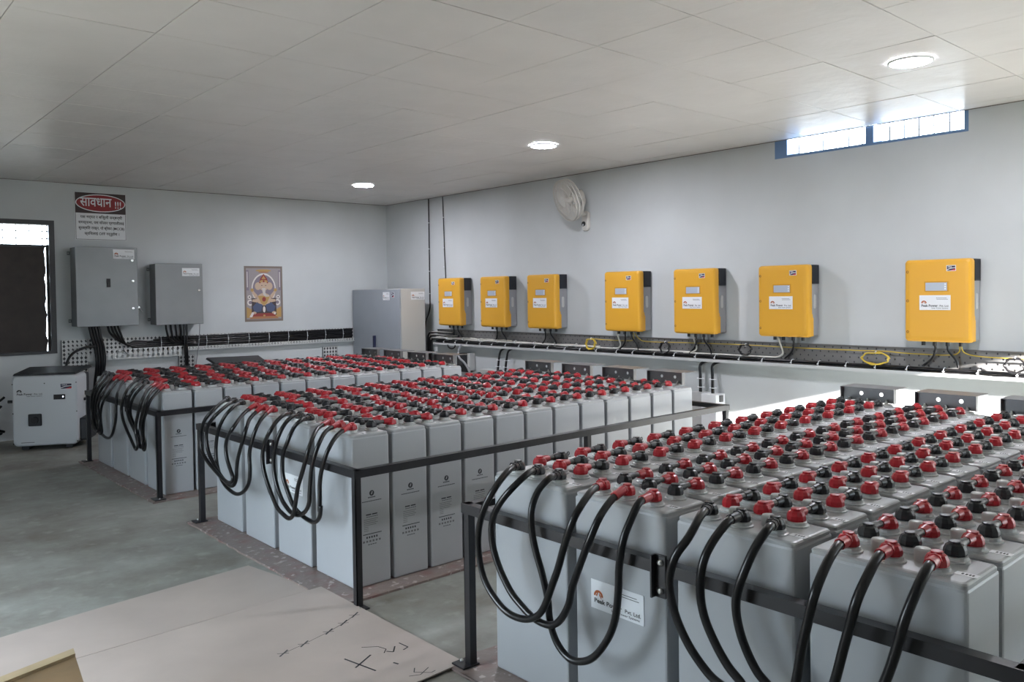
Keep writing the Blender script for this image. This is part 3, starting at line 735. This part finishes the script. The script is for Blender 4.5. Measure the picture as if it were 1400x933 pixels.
# white fuse boxes on the wall with their dropping cables
def fuse_box(y0, y1, zt, zb, label, bundles):
    c0 = V((0, (y0+y1)/2, zb)); o = thing('fuse_box', c0, 0, label, 'fuse box', 'white fuse boxes low on the wall')
    m = MB(); m.rbox((.0005, y0, zb), (.135, y0+(y1-y0)*.42, zt+.005), M_COLLAR, .006); m.shift(-c0).build('body', o)
    m = MB(); m.rbox((.0005, y0+(y1-y0)*.42+.002, zb), (.150, y1, zt), M_WHITE, .006); m.shift(-c0).build('cover', o)
    m = MB(); m.box((.06, y1, zt-.07), (.10, y1+.018, zt-.01), M_BRK); m.shift(-c0).build('latch', o)
    for k, (ya, yb) in enumerate(bundles):
        ps = [smooth_path([(.05, ya+.10+.02*q, .835), (.052, ya+.05+.016*q, .826), (.06+.004*q, ya+.012*q, .79), (.066+.004*q, (ya+yb)/2+.013*q, .70), (.07, yb+.014*q, zt-.004)], 5) for q in range(2)]
        bundle('cable_bundle', f'{"poster" if k == 0 else "door"}-side pair of black cables above the fuse box '+label.split('wall ')[1], 'cables', ps, .0105, M_CABLE, [((.066, yb+.008, zt+.05), .026, .034, 'z'), ((.066, (ya+yb)/2+.006, zt+.13), .026, .034, 'z')], (.06, yb, zt), group='cables dropping into the fuse boxes')
fuse_box(2.24, 2.775, .556, .20, 'white fuse box low on the wall behind the middle bank', [(2.55, 2.50), (2.69, 2.64)])
fuse_box(5.375, 5.66, .535, .10, 'white fuse box low on the wall between middle and near banks', [(5.425, 5.43), (5.56, 5.565)])
# dark switch panel and grey hose behind the far bank
c0 = V((0, 1.84, .50)); o = thing('switch_box', c0, 0, 'dark square switch box low on the wall beside the far bank', 'switch box')
MB().rbox((.002, -.10, 0), (.10, .10, .235), M_DARK, .004).build('body', o); MB().rbox((.002, .102, .02), (.09, .15, .24), M_COLLAR, .004).build('side_cover', o)
MB().box((.10, -.03, .09), (.112, .03, .15), M_FRAME).build('handle', o)
p = smooth_path([(.10, 1.83, .84), (.12, 1.80, .76), (.135, 1.84, .68), (.14, 1.95, .62), (.13, 2.04, .50), (.12, 2.03, .30), (.10, 2.02, .02)], 6)
o = thing('flexible_hose', p[-1], 0, 'grey flexible hose hanging beside the dark switch box', 'hose'); MB().tube([q-p[-1] for q in p], .014, M_ALU, 8).build('hose', o)
p = smooth_path([(.09, 1.62+.08*math.cos(a), .835+.05*math.sin(a)) for a in [PI+PI*i/10 for i in range(11)]], 3)
o = thing('drooping_cable', p[0], 0, 'black cable sagging below the tray near the dark switch box', 'cable'); MB().tube([q-p[0] for q in p], .009, M_CABLE, 8).build('cable', o)

# ------------------------------------------------------------------ corner cabinet
cx0, cx1, cy0, cy1, cz1 = .20, .60, .035, 1.205, 1.568
o = thing('corner_cabinet', (cx1, cy1, 0), 0, 'grey steel cabinet standing in the corner behind the far bank', 'cabinet')
S = V((-cx1, -cy1, 0))
m = MB(); m.rbox((cx0, cy0, .06), (cx1-.026, cy1, cz1), mat('cabinet_light', (186, 184, 178), .45), .004); m.box((cx0+.03, cy0+.03, 0), (cx1-.05, cy1-.03, .06), M_DARK); m.shift(S).build('body', o)
m = MB(); m.rbox((cx1-.022, cy0+.004, .08), (cx1, cy1-.004, cz1-.004), M_CAB, .004); d = m.shift(S).build('door', o, label='grey-blue door')
m = MB(); hy = on(513, 466, 'x', cx1).y; m.rbox((0, hy-.022, on(513, 480, 'x', cx1).z), (.030, hy+.022, on(513, 459, 'x', cx1).z), M_BLUE, .008); m.shift((0, -cy1, 0)).build('handle', d, label='dark blue handle')
m = MB(); company_sticker(m, .0, 0, .155, .105, 0)
m.v = [(-y, x, z) for x, y, z in m.v]; m.shift((.0012, .895-cy1, 1.475)).build('company_sticker', d, label='white company sticker')
m = MB(); maker_logo(m, 0, 0, .06, .06, 0); m.v = [(-y, x, z) for x, y, z in m.v]; m.shift((.0012, 1.05-cy1, 1.490)).build('logo_badge', d)
m = MB(); company_sticker(m, 0, 0, .215, .105, 0); m.v = [(-x, -y, z) for x, y, z in m.v]; m.shift((.315-cx1, .0014, 1.475)).build('company_sticker', o, label='white company sticker on the side')

# ------------------------------------------------------------------ grey wall enclosures over the tray on the poster wall
def enclosure(x0, x1, z0, z1, d, label, locks, sticker, extra=False):
    cx = (x0+x1)/2; o = thing('electrical_enclosure', (cx, 0, z0), PI, label, 'electrical box', 'grey electrical boxes on the poster wall')
    w, h = x1-x0, z1-z0
    m = MB(); m.rbox((-w/2, -d+.022, 0), (w/2, -.006, h), M_BOXD, .005); m.build('body', o)
    m = MB(); m.rbox((-w/2-.004, -d, -.004), (w/2+.004, -d+.020, h+.004), M_BOX, .005); dr = m.build('door', o)
    sw, sh, sx, sz = sticker
    m = MB(); company_sticker(m, sx, sz, sw, sh, -d-.0005); m.build('company_sticker', dr, label='white company sticker')
    for lx, lz in locks:
        m = MB(); m.lathe([(.016, 0), (.016, .006), (.012, .010)], M_NOSE, (lx, -d, lz), 12, axis='y'); m.box((lx-.003, -d-.011, lz-.008), (lx+.003, -d-.010, lz+.008), M_INK); m.build('lock', dr)
    for sx_ in (-1, 1):
        for z in (.06, h-.06):
            m = MB(); m.box((sx_*(w/2), -.010, z-.02), (sx_*(w/2+.03), -.001, z+.02), M_BOXD); m.lathe([(.007, 0), (.004, .005)], M_BOLT, (sx_*(w/2+.018), -.010, z), 8, axis='y'); m.build('mounting_lug', o)
    if extra:
        m = MB(); m.box((-.012, -d-.004, .43), (.028, -d+.001, .525), M_INK); m.box((.000, -d-.012, .455), (.016, -d-.004, .485), M_DARK); m.build('breaker_window', dr, label='black breaker toggle window')
    return o
# local x runs to the viewer's right
e1 = enclosure(3.508, 4.140, 1.190, 2.062, .25, 'larger grey electrical box under the warning sign', [(.262, .73), (.262, .19), (.265, .50)], (.225, .105, .175, .80), True)
e2 = enclosure(2.758, 3.300, 1.180, 1.890, .22, 'smaller grey electrical box beside the larger one under the sign', [(.225, .40)], (.205, .095, .135, .615))
m = MB(); m.lathe([(.012, 0), (.012, .02)], M_NOSE, (.375, 0, .195), 8, axis='y'); m.tube([(.375, -.018, .195), (.41, -.02, .15)], .006, M_NOSE, 6); m.tube([(.375, -.018, .195), (.345, -.02, .20)], .006, M_NOSE, 6)
kb = thing('padlock_hasp', (3.43, 0, 1.385), PI, 'small steel key hasp on the wall between the two grey boxes', 'hasp')
m.shift((-.375, 0, -.195)).build('hasp', kb)

# tray on the poster wall with drop trays and cables
o = thing('cable_tray', (4.2, 0, 0), PI, 'white perforated cable tray along the poster wall under the grey boxes', 'cable tray')
m = MB(); perforated(m, .0, 3.62, .868, 1.045, -.014, .044, M_TRAYP, .34, False); m.build('web', o)
MB().box((0, -.006, .862), (3.62, -.001, 1.045), M_FRAME).build('hole_shade', o, label='added dark strip standing in for shade behind the holes')  # shade behind the perforations, put in as a dark strip
m = MB(); perforated(m, .20, 1.27, .80, .915, -.068, .056, M_TRAYP, .37, False); perforated(m, 1.27, 3.62, .862, .900, -.068, .038, M_TRAYP, .36, False); m.build('front_lip', o)
m = MB(); m.box((.20, -.066, .797), (1.27, -.012, .80), M_TRAYP); m.box((1.27, -.066, .858), (3.62, -.012, .861), M_TRAYP); m.build('lower_flange', o)
def drop(x, w, zt, label):
    o = thing('drop_tray', (x, 0, 0), PI, label, 'cable tray', 'upright perforated trays on the poster wall')
    m = MB(); perforated(m, -w/2, w/2, .0, zt, -.030, .046, M_TRAYP, .37, False); m.build('web', o)
    MB().box((-w/2, -.012, 0), (w/2, -.002, zt), M_FRAME).build('hole_shade', o, label='added dark strip standing in for shade behind the holes')  # dark sheet added as the shade inside the upright tray
    for s in (-1, 1): MB().box((s*w/2-.002, -.034, .0), (s*w/2+.002, -.0005, zt), M_TRAY).build('side_flange', o)
drop(4.12, .26, 1.04, 'upright perforated tray end beside the shuttered window')
drop(2.895, .185, .795, 'upright perforated tray below the smaller grey box')
drop(.957, .215, .795, 'upright perforated tray next to the corner cabinet')
def runx(x0, x1, y, z, n=24, j=.003): return smooth_path([(x0+(x1-x0)*i/n, y+random.uniform(-j, j), z+random.uniform(-j, j)) for i in range(n+1)], 2)
bundle('cable_bundle', 'wide run of black cables lying in the poster wall tray', 'cables',
       [runx(3.52-.06*i, .62, .034+.010*(i % 2), .912+.022*i) for i in range(6)], .0125, M_CABLE,
       [((3.2-.27*i, .041, .966), .022, .070, 'x') for i in range(10)], (2, .04, .95))
bundle('cable_bundle', 'thick black cables dropping from the larger grey box past the tray end', 'cables',
       [smooth_path([(3.99-.03*i, .13, 1.185), (3.965-.03*i, .125, 1.05), (3.93-.028*i, .115, .92), (3.92-.026*i, .11, .75), (3.95-.024*i, .10, .45), (3.95-.02*i, .09, .02)], 5) for i in range(4)], .017, M_CABLE, None, (3.95, .1, .02))
bundle('cable_bundle', 'black cables curving from the larger grey box into the tray', 'cables',
       [smooth_path([(3.80-.035*i, .12, 1.185), (3.77-.035*i, .11, 1.10), (3.66-.02*i, .09, 1.0-.012*i), (3.50, .07, .935+.02*i), (3.36, .05, .925+.02*i)], 5) for i in range(4)], .013, M_CABLE, None, (3.6, .1, .95))
bundle('cable_bundle', 'black cables hanging from the smaller grey box into the tray', 'cables',
       [smooth_path([(3.16-.055*i, .11, 1.175), (3.15-.055*i, .105, 1.10), (3.11-.045*i, .09, 1.00), (3.0-.03*i, .075, .95), (2.80, .06, .93+.012*i)], 5) for i in range(4)], .0125, M_CABLE, None, (3.0, .1, 1.0))
bundle('cable_bundle', 'black cables dropping straight from the smaller grey box to the floor', 'cables',
       [smooth_path([(2.945-.03*i, .10, 1.175), (2.945-.03*i, .10, 1.0), (2.93-.022*i, .085, .8), (2.915-.022*i, .045, .66), (2.91-.02*i, .04, .03)], 5) for i in range(2)], .0125, M_CABLE, None, (2.9, .06, .03))
bundle('cable_bundle', 'black cable arching over the tray end down to the white floor inverter', 'cables',
       [smooth_path([(3.93, .14, .965), (4.05, .15, .955), (4.17, .16, .90), (4.235, .17, .80), (4.245, .18, .66)], 5)], .014, M_CABLE, None, (4.0, .15, .9))
p = smooth_path([(2.80, .22, 1.176), (2.797, .18, 1.0), (2.79, .10, .82), (2.80, .04, .60)], 5)
o = thing('thin_lead', p[0], 0, 'thin grey lead hanging from the smaller grey box', 'wire'); MB().tube([q-p[0] for q in p], .005, M_ALU, 6).build('lead', o)
p = smooth_path([(3.66, .10, 1.186), (3.655, .09, 1.03), (3.62, .08, .90), (3.56, .075, .84)], 5)
o = thing('thin_lead', p[0], 0, 'thin grey lead hanging from the larger grey box', 'wire'); MB().tube([q-p[0] for q in p], .005, M_ALU, 6).build('lead', o)

# ------------------------------------------------------------------ warning sign
sx, sz, sw, sh = 3.811, 2.155, .538, .535
o = thing('warning_sign', (sx, 0, sz), PI, 'white warning sign with a red oval heading over the larger grey box', 'sign')
m = MB(); m.rbox((-sw/2, -.006, 0), (sw/2, -.001, sh), M_WHITE, .002, 1)
for a, b in (((-sw/2+.006, .006), (sw/2-.006, .010)), ((-sw/2+.006, .010), (-sw/2+.010, .30)), ((sw/2-.010, .010), (sw/2-.006, .30))):
    flat(m, [(a[0], a[1]), (b[0], a[1]), (b[0], b[1]), (a[0], b[1])], -.0066, M_INK)
m.build('plate', o)
m = MB(); flat(m, [(-sw/2+.004, .302), (sw/2-.004, .302), (sw/2-.004, sh-.004), (-sw/2+.004, sh-.004)], -.0068, mat('sign_black', (50, 32, 32), .5))
flat(m, disc(0, .418, .262, .100, 40), -.0074, M_WHITE); flat(m, disc(0, .418, .252, .090, 40), -.0080, mat('sign_red', (138, 28, 34), .5))
text(m, 'सावधान', -.215, .115, .378, .098, -.0088, M_WHITE, .012)
text(m, '!!!', .150, .215, .368, .080, -.0088, M_WHITE, .012)
m.build('heading', o, label='red oval heading with white lettering')
m = MB()
for i, (s, a, b) in enumerate((('यस मर्मत र बिजुली सम्बन्धी', -.215, .225), ('समस्यामा, यस सोलार प्रणालीलाई', -.235, .245), ('सुरक्षित राख्न, यो ब्रेकर (MCCB)', -.235, .245), ('स्विचलाई OFF गर्नुहोस ।', -.175, .190))):
    text(m, s, a, b, .234-.062*i, .050, -.0070, M_INK, .02)
m.build('lettering', o, label='four lines of dark lettering')

# ------------------------------------------------------------------ devotional picture
pw, ph = .520, .712
o = thing('wall_picture', (1.884, 0, 1.172), PI, 'devotional print of a seated elephant-headed deity taped to the wall', 'picture')
P = {k: mat('print_'+k, c, .5) for k, c in dict(ground=(150, 142, 144), border=(120, 108, 100), arch=(196, 190, 186), lilac=(128, 118, 130), gold=(178, 142, 84), skin=(190, 164, 142), dark=(64, 52, 56), blue=(70, 82, 112), crimson=(140, 54, 48), pale=(214, 208, 204), base=(164, 112, 76)).items()}
m = MB(); m.box((-pw/2, -.0015, 0), (pw/2, -.0003, ph), P['border']); y = -.0018
def L(pts, k, lay): flat(m, pts, -.0018-.0003*lay, P[k])
L([(-.235, .03), (.235, .03), (.235, .685), (-.235, .685)], 'ground', 0)
for s in (-1, 1):
    L([(s*.235, .40), (s*.20, .40), (s*.20, .66), (s*.235, .66)], 'lilac', 1); L([(s*.225, .44), (s*.215, .44), (s*.215, .64), (s*.225, .64)], 'pale', 2)
    L(disc(s*.195, .315, .024, n=14), 'pale', 2); L(disc(s*.195, .315, .010, n=10), 'dark', 3); L(disc(s*.185, .245, .040, n=16), 'pale', 1); L(disc(s*.185, .245, .022, n=14), 'lilac', 2)
    L([(s*.235, .05), (s*.12, .05), (s*.12, .13), (s*.235, .19)], 'gold', 1)
L(disc(0, .655, .105, .016, 20), 'gold', 1); L(disc(0, .635, .075, .008, 16), 'base', 2)
L(disc(0, .42, .165, .20, 30), 'pale', 1); L(disc(0, .415, .150, .185, 30), 'lilac', 2)
L([(-.17, .08), (.17, .08), (.165, .30), (-.165, .30)], 'dark', 2)
L([(0, .615), (-.045, .555), (-.065, .49), (.065, .49), (.045, .555)], 'crimson', 3); L([(0, .59), (-.03, .545), (.03, .545)], 'gold', 4); L(disc(0, .515, .055, .020, 16), 'gold', 4); L(disc(0, .518, .014, n=10), 'crimson', 5)
for s in (-1, 1): L(disc(s*.078, .455, .042, .050, 18), 'skin', 3)
L(disc(0, .455, .058, .062, 20), 'skin', 4)
for s in (-1, 1): L(disc(s*.026, .462, .008, .005, 10), 'dark', 5)
L([(-.024, .43), (.024, .43), (.020, .37), (.03, .34), (.07, .335), (.075, .318), (.02, .315), (-.006, .34), (-.018, .38)], 'arch', 5)
L(disc(0, .285, .098, .080, 24), 'skin', 4); L([(-.085, .33), (.085, .33), (.04, .235), (0, .205), (-.04, .235)], 'gold', 5); L(disc(0, .285, .026, .03, 14), 'crimson', 6)
for s in (-1, 1):
    L([(s*.085, .335), (s*.145, .40), (s*.168, .38), (s*.11, .29)], 'skin', 4); L(disc(s*.158, .405, .022, n=12), 'gold', 5)
    L([(s*.09, .29), (s*.155, .285), (s*.16, .255), (s*.09, .245)], 'skin', 5)
    L([(s*.02, .215), (s*.10, .245), (s*.155, .19), (s*.13, .115), (s*.04, .13)], 'blue', 5); L(disc(s*.135, .11, .03, .018, 12), 'skin', 6)
L([(-.16, .06), (.16, .06), (.14, .105), (-.14, .105)], 'crimson', 6); L([(-.20, .035), (.20, .035), (.17, .065), (-.17, .065)], 'base', 7); L(disc(0, .155, .018, .04, 12), 'pale', 6)
L([(-.20, .06), (-.165, .055), (-.135, .115), (-.165, .12)], 'pale', 8); L(disc(.145, .10, .014, .016, 10), 'pale', 8); L(disc(.0, .075, .016, .012, 10), 'gold', 8)
m.build('print', o)

# ------------------------------------------------------------------ white floor inverters
def core(label, loc, rot):
    o = thing('floor_inverter', loc, rot, label, 'inverter', 'white inverters standing on the floor'); w, h, d = .585, .70, .46; z0 = .04
    m = MB(); m.rbox((-w/2+.012, .06, z0+.03), (w/2-.012, d-.20, z0+h-.02), M_DARK, .02); m.build('heat_sink', o, label='dark finned rear')
    f = MB(); rs = [[(x, y, z+z0+h/2) for x, z in rrect(w-2*i, h-2*i, .045, 5)] for y, i in ((.10, .004), (-.27, .0), (-.285, .004), (-.292, .016))]
    f.rings(rs, M_CORE); f.build('cover', o, label='white front cover')
    r_ = MB(); r_.rings([[(-w/2+.01, -.285, z0+h+.002), (w/2-.01, -.285, z0+h+.002), (w/2+.012, d-.18, z0+h+.028), (-w/2-.012, d-.18, z0+h+.028)], [(-w/2+.02, -.28, z0+h+.022), (w/2-.02, -.28, z0+h+.022), (w/2, d-.18, z0+h+.046), (-w/2, d-.18, z0+h+.046)]], M_DARK); r_.build('rain_roof', o, label='dark top cover')
    y = -.2925
    m = MB(); m.box((.08, y-.003, z0+.455), (.185, y, z0+.505), M_INK); m.lathe([(.007, 0), (.005, .002)], emit('led_white', (225, 232, 255), 2.) if 'led_white' not in MATS else MATS['led_white'], (.165, y-.003, z0+.482), 8, axis='y'); m.build('display', o, label='small dark display')
    m = MB(); maker_logo(m, .195, z0+.585, .100, .050, y); m.build('logo_badge', o)
    m = MB(); company_sticker(m, -.135, z0+.545, .26, .13, y+.001, False); m.build('company_mark', o, label='dark company lettering')
    m = MB(); m.rbox((-.15, y-.012, z0+.20), (-.030, y, z0+.32), M_DARK, .008); m.lathe([(.035, 0), (.032, .022)], M_INK, (-.09, y-.012, z0+.26), 14, axis='y'); m.build('rotary_switch', o, label='square black rotary switch')
    m = MB(); text(m, '', 0, 1, 0, 1, 0, M_INK) if False else flat(m, [(-.22, z0+.035), (-.10, z0+.035), (-.10, z0+.041), (-.22, z0+.041)], y-.0004, M_INKG); m.build('fine_print', o)
    for s in (-1, 1):
        m = MB(); m.tube([(s*(w/2-.02), -.02, z0+.42), (s*(w/2+.12), -.02, z0+.42)], .016, M_DARK, 10); m.build('carry_bar', o)
        m = MB(); m.rbox((s*(w/2-.06), -.24, .0), (s*(w/2-.13), d-.22, z0+.035), M_DARK, .006); m.build('foot', o)
    m = MB(); m.rbox((w/2-.012, -.21, z0+.02), (w/2+.085, .10, z0+.25), M_DARK, .02); m.build('side_switch', o)
    for x in (-.22, 0, .22):
        for z in (z0+.62, z0+.33, z0+.03):
            if x == 0 and z < z0+.6: continue
            MB().lathe([(.006, 0), (.004, .002)], M_INK, (x*1.3, y, z), 8, axis='y').build('screw', o)
    return o
core('white inverter on the floor under the shuttered window', (4.47, .62, 0), PI-math.radians(27))
core('white inverter mostly hidden behind the far bank', (2.62, .85, 0), PI-math.radians(14))

# black cables heaped beside the floor inverter
for i in range(4):
    p = smooth_path([(4.86+.03*i, .35, .50-.09*i), (4.98+.02*i, .40+.03*i, .40-.08*i), (5.06, .48, .22), (4.98-.03*i, .42, .10+.02*i), (4.90, .35+.02*i, .16)], 5)
    o = thing('inverter_lead', p[0], 0, ['topmost', 'second', 'third', 'lowest'][i]+' black lead curling beside the floor inverter under the shuttered window', 'cable', 'black leads beside the floor inverter')
    MB().tube([q-p[0] for q in p], .013, M_CABLE, 8).build('lead', o)

# ------------------------------------------------------------------ wall fan
fc = on(776, 274, 'x', .27)
ax = V((.95*math.cos(.36), -.31*math.cos(.36), -math.sin(.36))).normalized()
o = thing('wall_fan', (0, 3.93, 2.17), 0, 'off-white wall fan under the ceiling above the yellow inverters', 'fan'); S = -V((0, 3.93, 2.17))
u_ = ax.cross(V((0, 0, 1))).normalized(); v_ = u_.cross(ax)
m = MB(); rs = []
for x, k in ((.001, 1.), (.03, 1.), (.042, .85)): rs.append([(x, 3.945+p*k, 2.255+q*k) for p, q in rrect(.095, .21, .045, 5)])
m.rings(rs, M_FAN); m.shift(S).build('wall_base', o)
m = MB(); m.lathe([(.026, .042), (.026, .050), (.022, .052)], M_INK, (0, 3.935, 2.225), 14, axis='x'); kb = m.shift(S).build('control_knob', o, label='black round switch'); 
m = MB(); m.box((.050, 3.929, 2.205), (.058, 3.941, 2.222), M_WHITE); m.shift(S).build('pointer', kb)
mb_ = fc - ax*.12
m = MB(); m.tube(smooth_path([(.035, 3.945, 2.32), (.075, 3.935, 2.36), (.10, mb_.y+.04, mb_.z-.03), tuple(mb_)], 5), .022, M_FAN, 8); m.shift(S).build('arm', o)
m = MB(); m.tube([mb_-ax*.07, mb_-ax*.06, mb_+ax*.02, mb_+ax*.075], [.045, .062, .066, .05], M_FAN, 16); m.shift(S).build('motor', o)
cg = MB(); R_ = .225
def cp(a, r, t): return fc + u_*(r*math.cos(a)) + v_*(r*math.sin(a)) + ax*t
for r, t in ((R_, 0), (R_*.98, .035), (R_*.98, -.045), (.06, .055), (.08, -.065), (.15, .052), (.15, -.06)):
    cg.tube([cp(2*PI*i/36, r, t) for i in range(37)], .005 if r > .2 else .003, M_FAN, 6)
cage = cg.shift(S).build('cage', o)
for k in range(72):
    a = 2*PI*k/72
    MB().tube([cp(a, .05, .056), cp(a, .15, .052), cp(a, .21, .038), cp(a, R_, 0), cp(a, .21, -.048), cp(a, .15, -.060), cp(a, .07, -.065)], .002, M_FAN, 4).shift(S).build('cage_wire', cage)
m = MB(); m.tube([fc+ax*.050, fc+ax*.062], .055, M_FAN, 18); m.shift(S).build('badge', cage)
m = MB(); m.tube([fc-ax*.05, fc+ax*.035], [.03, .026], M_FAN, 14); m.shift(S).build('hub', o)
for k in range(3):
    pts = []; base = 2*PI*k/3
    for r, da, db in ((.025, -.25, .35), (.08, -.42, .42), (.14, -.5, .40), (.185, -.42, .30)):
        pts.append((cp(base+da, r, .018), cp(base+db, r, -.018)))
    m = MB(); n = len(pts); vs = [q for pr in pts for q in pr]; vs2 = [q+ax*.003 for q in vs]
    fs = [(2*i, 2*i+1, 2*i+3, 2*i+2) for i in range(n-1)]; fs2 = [tuple(reversed([8+j for j in f_])) for f_ in fs]
    m.add([*vs, *vs2], fs+fs2, M_FAN, True); m.shift(S).build('blade', o)

# ------------------------------------------------------------------ ceiling lights
LED = emit('led_panel', (244, 244, 255), 165.)
for i, (x, y) in enumerate(((1.65, 8.005), (1.50, 4.84), (1.405, 1.70))):
    o = thing('ceiling_light', (x, y, H), 0, ['round ceiling light nearest the slot window', 'round ceiling light in front of the wall fan', 'round ceiling light nearest the poster wall'][i], 'ceiling light', 'round ceiling lights')
    m = MB(); n = 32
    m.rings([[(r*math.cos(2*PI*k/n), r*math.sin(2*PI*k/n), z) for k in range(n)] for r, z in ((.122, -.0015), (.121, -.012), (.112, -.016), (.108, -.012))], M_WHITE, True, False); m.build('bezel', o)
    m = MB(); m.lathe([(.109, -.004), (.109, -.0125), (.0, -.0128)], LED, (0, 0, 0), 32, smooth=False); m.build('diffuser', o)

# ------------------------------------------------------------------ boards and crate on the floor
def board(poly, z0, z1, label, name='fibre_board'):
    c0 = V((poly[0][0], poly[0][1], 0)); m = MB()
    m.rings([[(x, y, z0) for x, y in poly], [(x, y, z1) for x, y in poly]], M_BOARD)
    return m.shift(-c0).build(name, loc=c0, label=label, cat='board'), c0
board([(4.60, 5.66), (4.50, 6.235), (6.25, 6.31), (6.25, 5.89), (5.38, 5.752)][::-1], .0006, .0045, 'pale sheet of board on the floor by the middle bank, without pen marks')
bd, c0 = board([(4.475, 6.255), (4.466, 7.418), (6.25, 7.50), (6.25, 6.335)][::-1], .0072, .0125, 'pale sheet of board on the floor with pen marks')
board([(4.488, 6.262), (4.484, 7.385), (6.25, 7.49), (6.25, 6.36)][::-1], .0006, .0066, 'lower sheet of board peeping out under the pen-marked one')
def stroke(pts, w=.005):
    m = MB()
    for (a, b), (c_, d_) in zip(pts, pts[1:]):
        t = V((c_-a, d_-b, 0)).normalized(); n_ = V((-t.y, t.x, 0))*w/2; z = .0128
        m.poly([(a-n_.x, b-n_.y, z), (c_-n_.x, d_-n_.y, z), (c_+n_.x, d_+n_.y, z), (a+n_.x, b+n_.y, z)], M_INKP)
    m.shift(-c0).build('pen_mark', bd)
LP = [(4.967, 6.848), (4.861, 6.823), (4.721, 6.782), (4.625, 6.743), (4.541, 6.697)]
stroke(LP, .003)
for x, y in LP: stroke([(x-.028, y-.02), (x+.026, y+.018)], .007); 
for x, y in LP: stroke([(x+.022, y-.015), (x-.018, y+.012)], .004)
stroke([(4.808, 7.066), (4.77, 7.243)], .008); stroke([(4.709, 7.107), (4.816, 7.166)], .008)
stroke([(4.70, 7.02), (4.645, 7.06), (4.633, 7.104), (4.66, 7.13)], .004); stroke([(4.591, 7.106), (4.626, 7.148), (4.644, 7.122)], .006); stroke([(4.56, 7.09), (4.555, 7.15), (4.585, 7.16)], .006)
stroke([(4.68, 7.23), (4.672, 7.255)], .009)
stroke([(4.644, 7.327), (4.667, 7.356), (4.619, 7.434-.03), (4.596, 7.40)], .004); stroke([(4.70, 7.37), (4.66, 7.39), (4.60, 7.36)], .004)

A_, B_ = V((5.738, 6.80)), V((5.953, 6.868)); t = (B_-A_).normalized(); E_ = V((5.771, 7.108)); side = (E_-V((5.738, 6.854))).normalized()
c0 = V((A_.x, A_.y, 0)); o = thing('wooden_crate', c0, 0, 'brown wooden crate with a pale rim standing on the pen-marked board', 'crate')
def quadprism(p0, l, dpt, z0, z1, mt):
    q = [p0, p0+t*l, p0+t*l+side*dpt, p0+side*dpt]
    return MB().rings([[(p.x-c0.x, p.y-c0.y, z0) for p in q], [(p.x-c0.x, p.y-c0.y, z1) for p in q]], mt)
quadprism(A_+side*.056, .62, .42, .016, .243, M_PLY).build('top_panel', o)
quadprism(A_, .62, .053, .016, .252, M_PLYL).build('rim', o, label='pale rim strip')

# ------------------------------------------------------------------ light
wd = bpy.data.worlds.new('sky'); SC.world = wd; wd.use_nodes = True; bg = wd.node_tree.nodes['Background']
bg.inputs['Color'].default_value = (.73, .87, 1.0, 1); bg.inputs['Strength'].default_value = 7.6
sun = bpy.data.lights.new('sun', 'SUN'); sun.energy = 52; sun.angle = math.radians(.6); sun.color = (1, .97, .93)
so = bpy.data.objects.new('sun', sun); COL.objects.link(so)
so.rotation_euler = V((.20, 1., .28)).to_track_quat('Z', 'Y').to_euler()
def portal(loc, rot, sx_, sy_):
    l = bpy.data.lights.new('daylight_portal', 'AREA'); l.shape = 'RECTANGLE'; l.size = sx_; l.size_y = sy_; l.cycles.is_portal = True
    p = bpy.data.objects.new('daylight_portal', l); COL.objects.link(p); p.location = loc; p.rotation_euler = rot
portal((RX+.2, (D_LEFT[0]+D_LEFT[1])/2, 1.1), (0, math.radians(90), 0), 2.2, 1.3)
portal(((D_FRONT[0]+D_FRONT[1])/2, RY+.2, 1.08), (math.radians(-90), 0, 0), 1.06, 2.16)
portal((-.2, 6.957, 2.7), (0, math.radians(-90), 0), .17, 1.55)

vs = SC.view_settings
SC.display_settings.display_device = 'sRGB'; vs.view_transform = 'Standard'; vs.look = 'None'; vs.exposure = 1.15; vs.gamma = 1.0; vs.use_curve_mapping = False
SC.cycles.max_bounces = 10; SC.cycles.diffuse_bounces = 6; SC.cycles.glossy_bounces = 4; SC.cycles.caustics_reflective = False; SC.cycles.caustics_refractive = False
SC.cycles.sample_clamp_indirect = 6
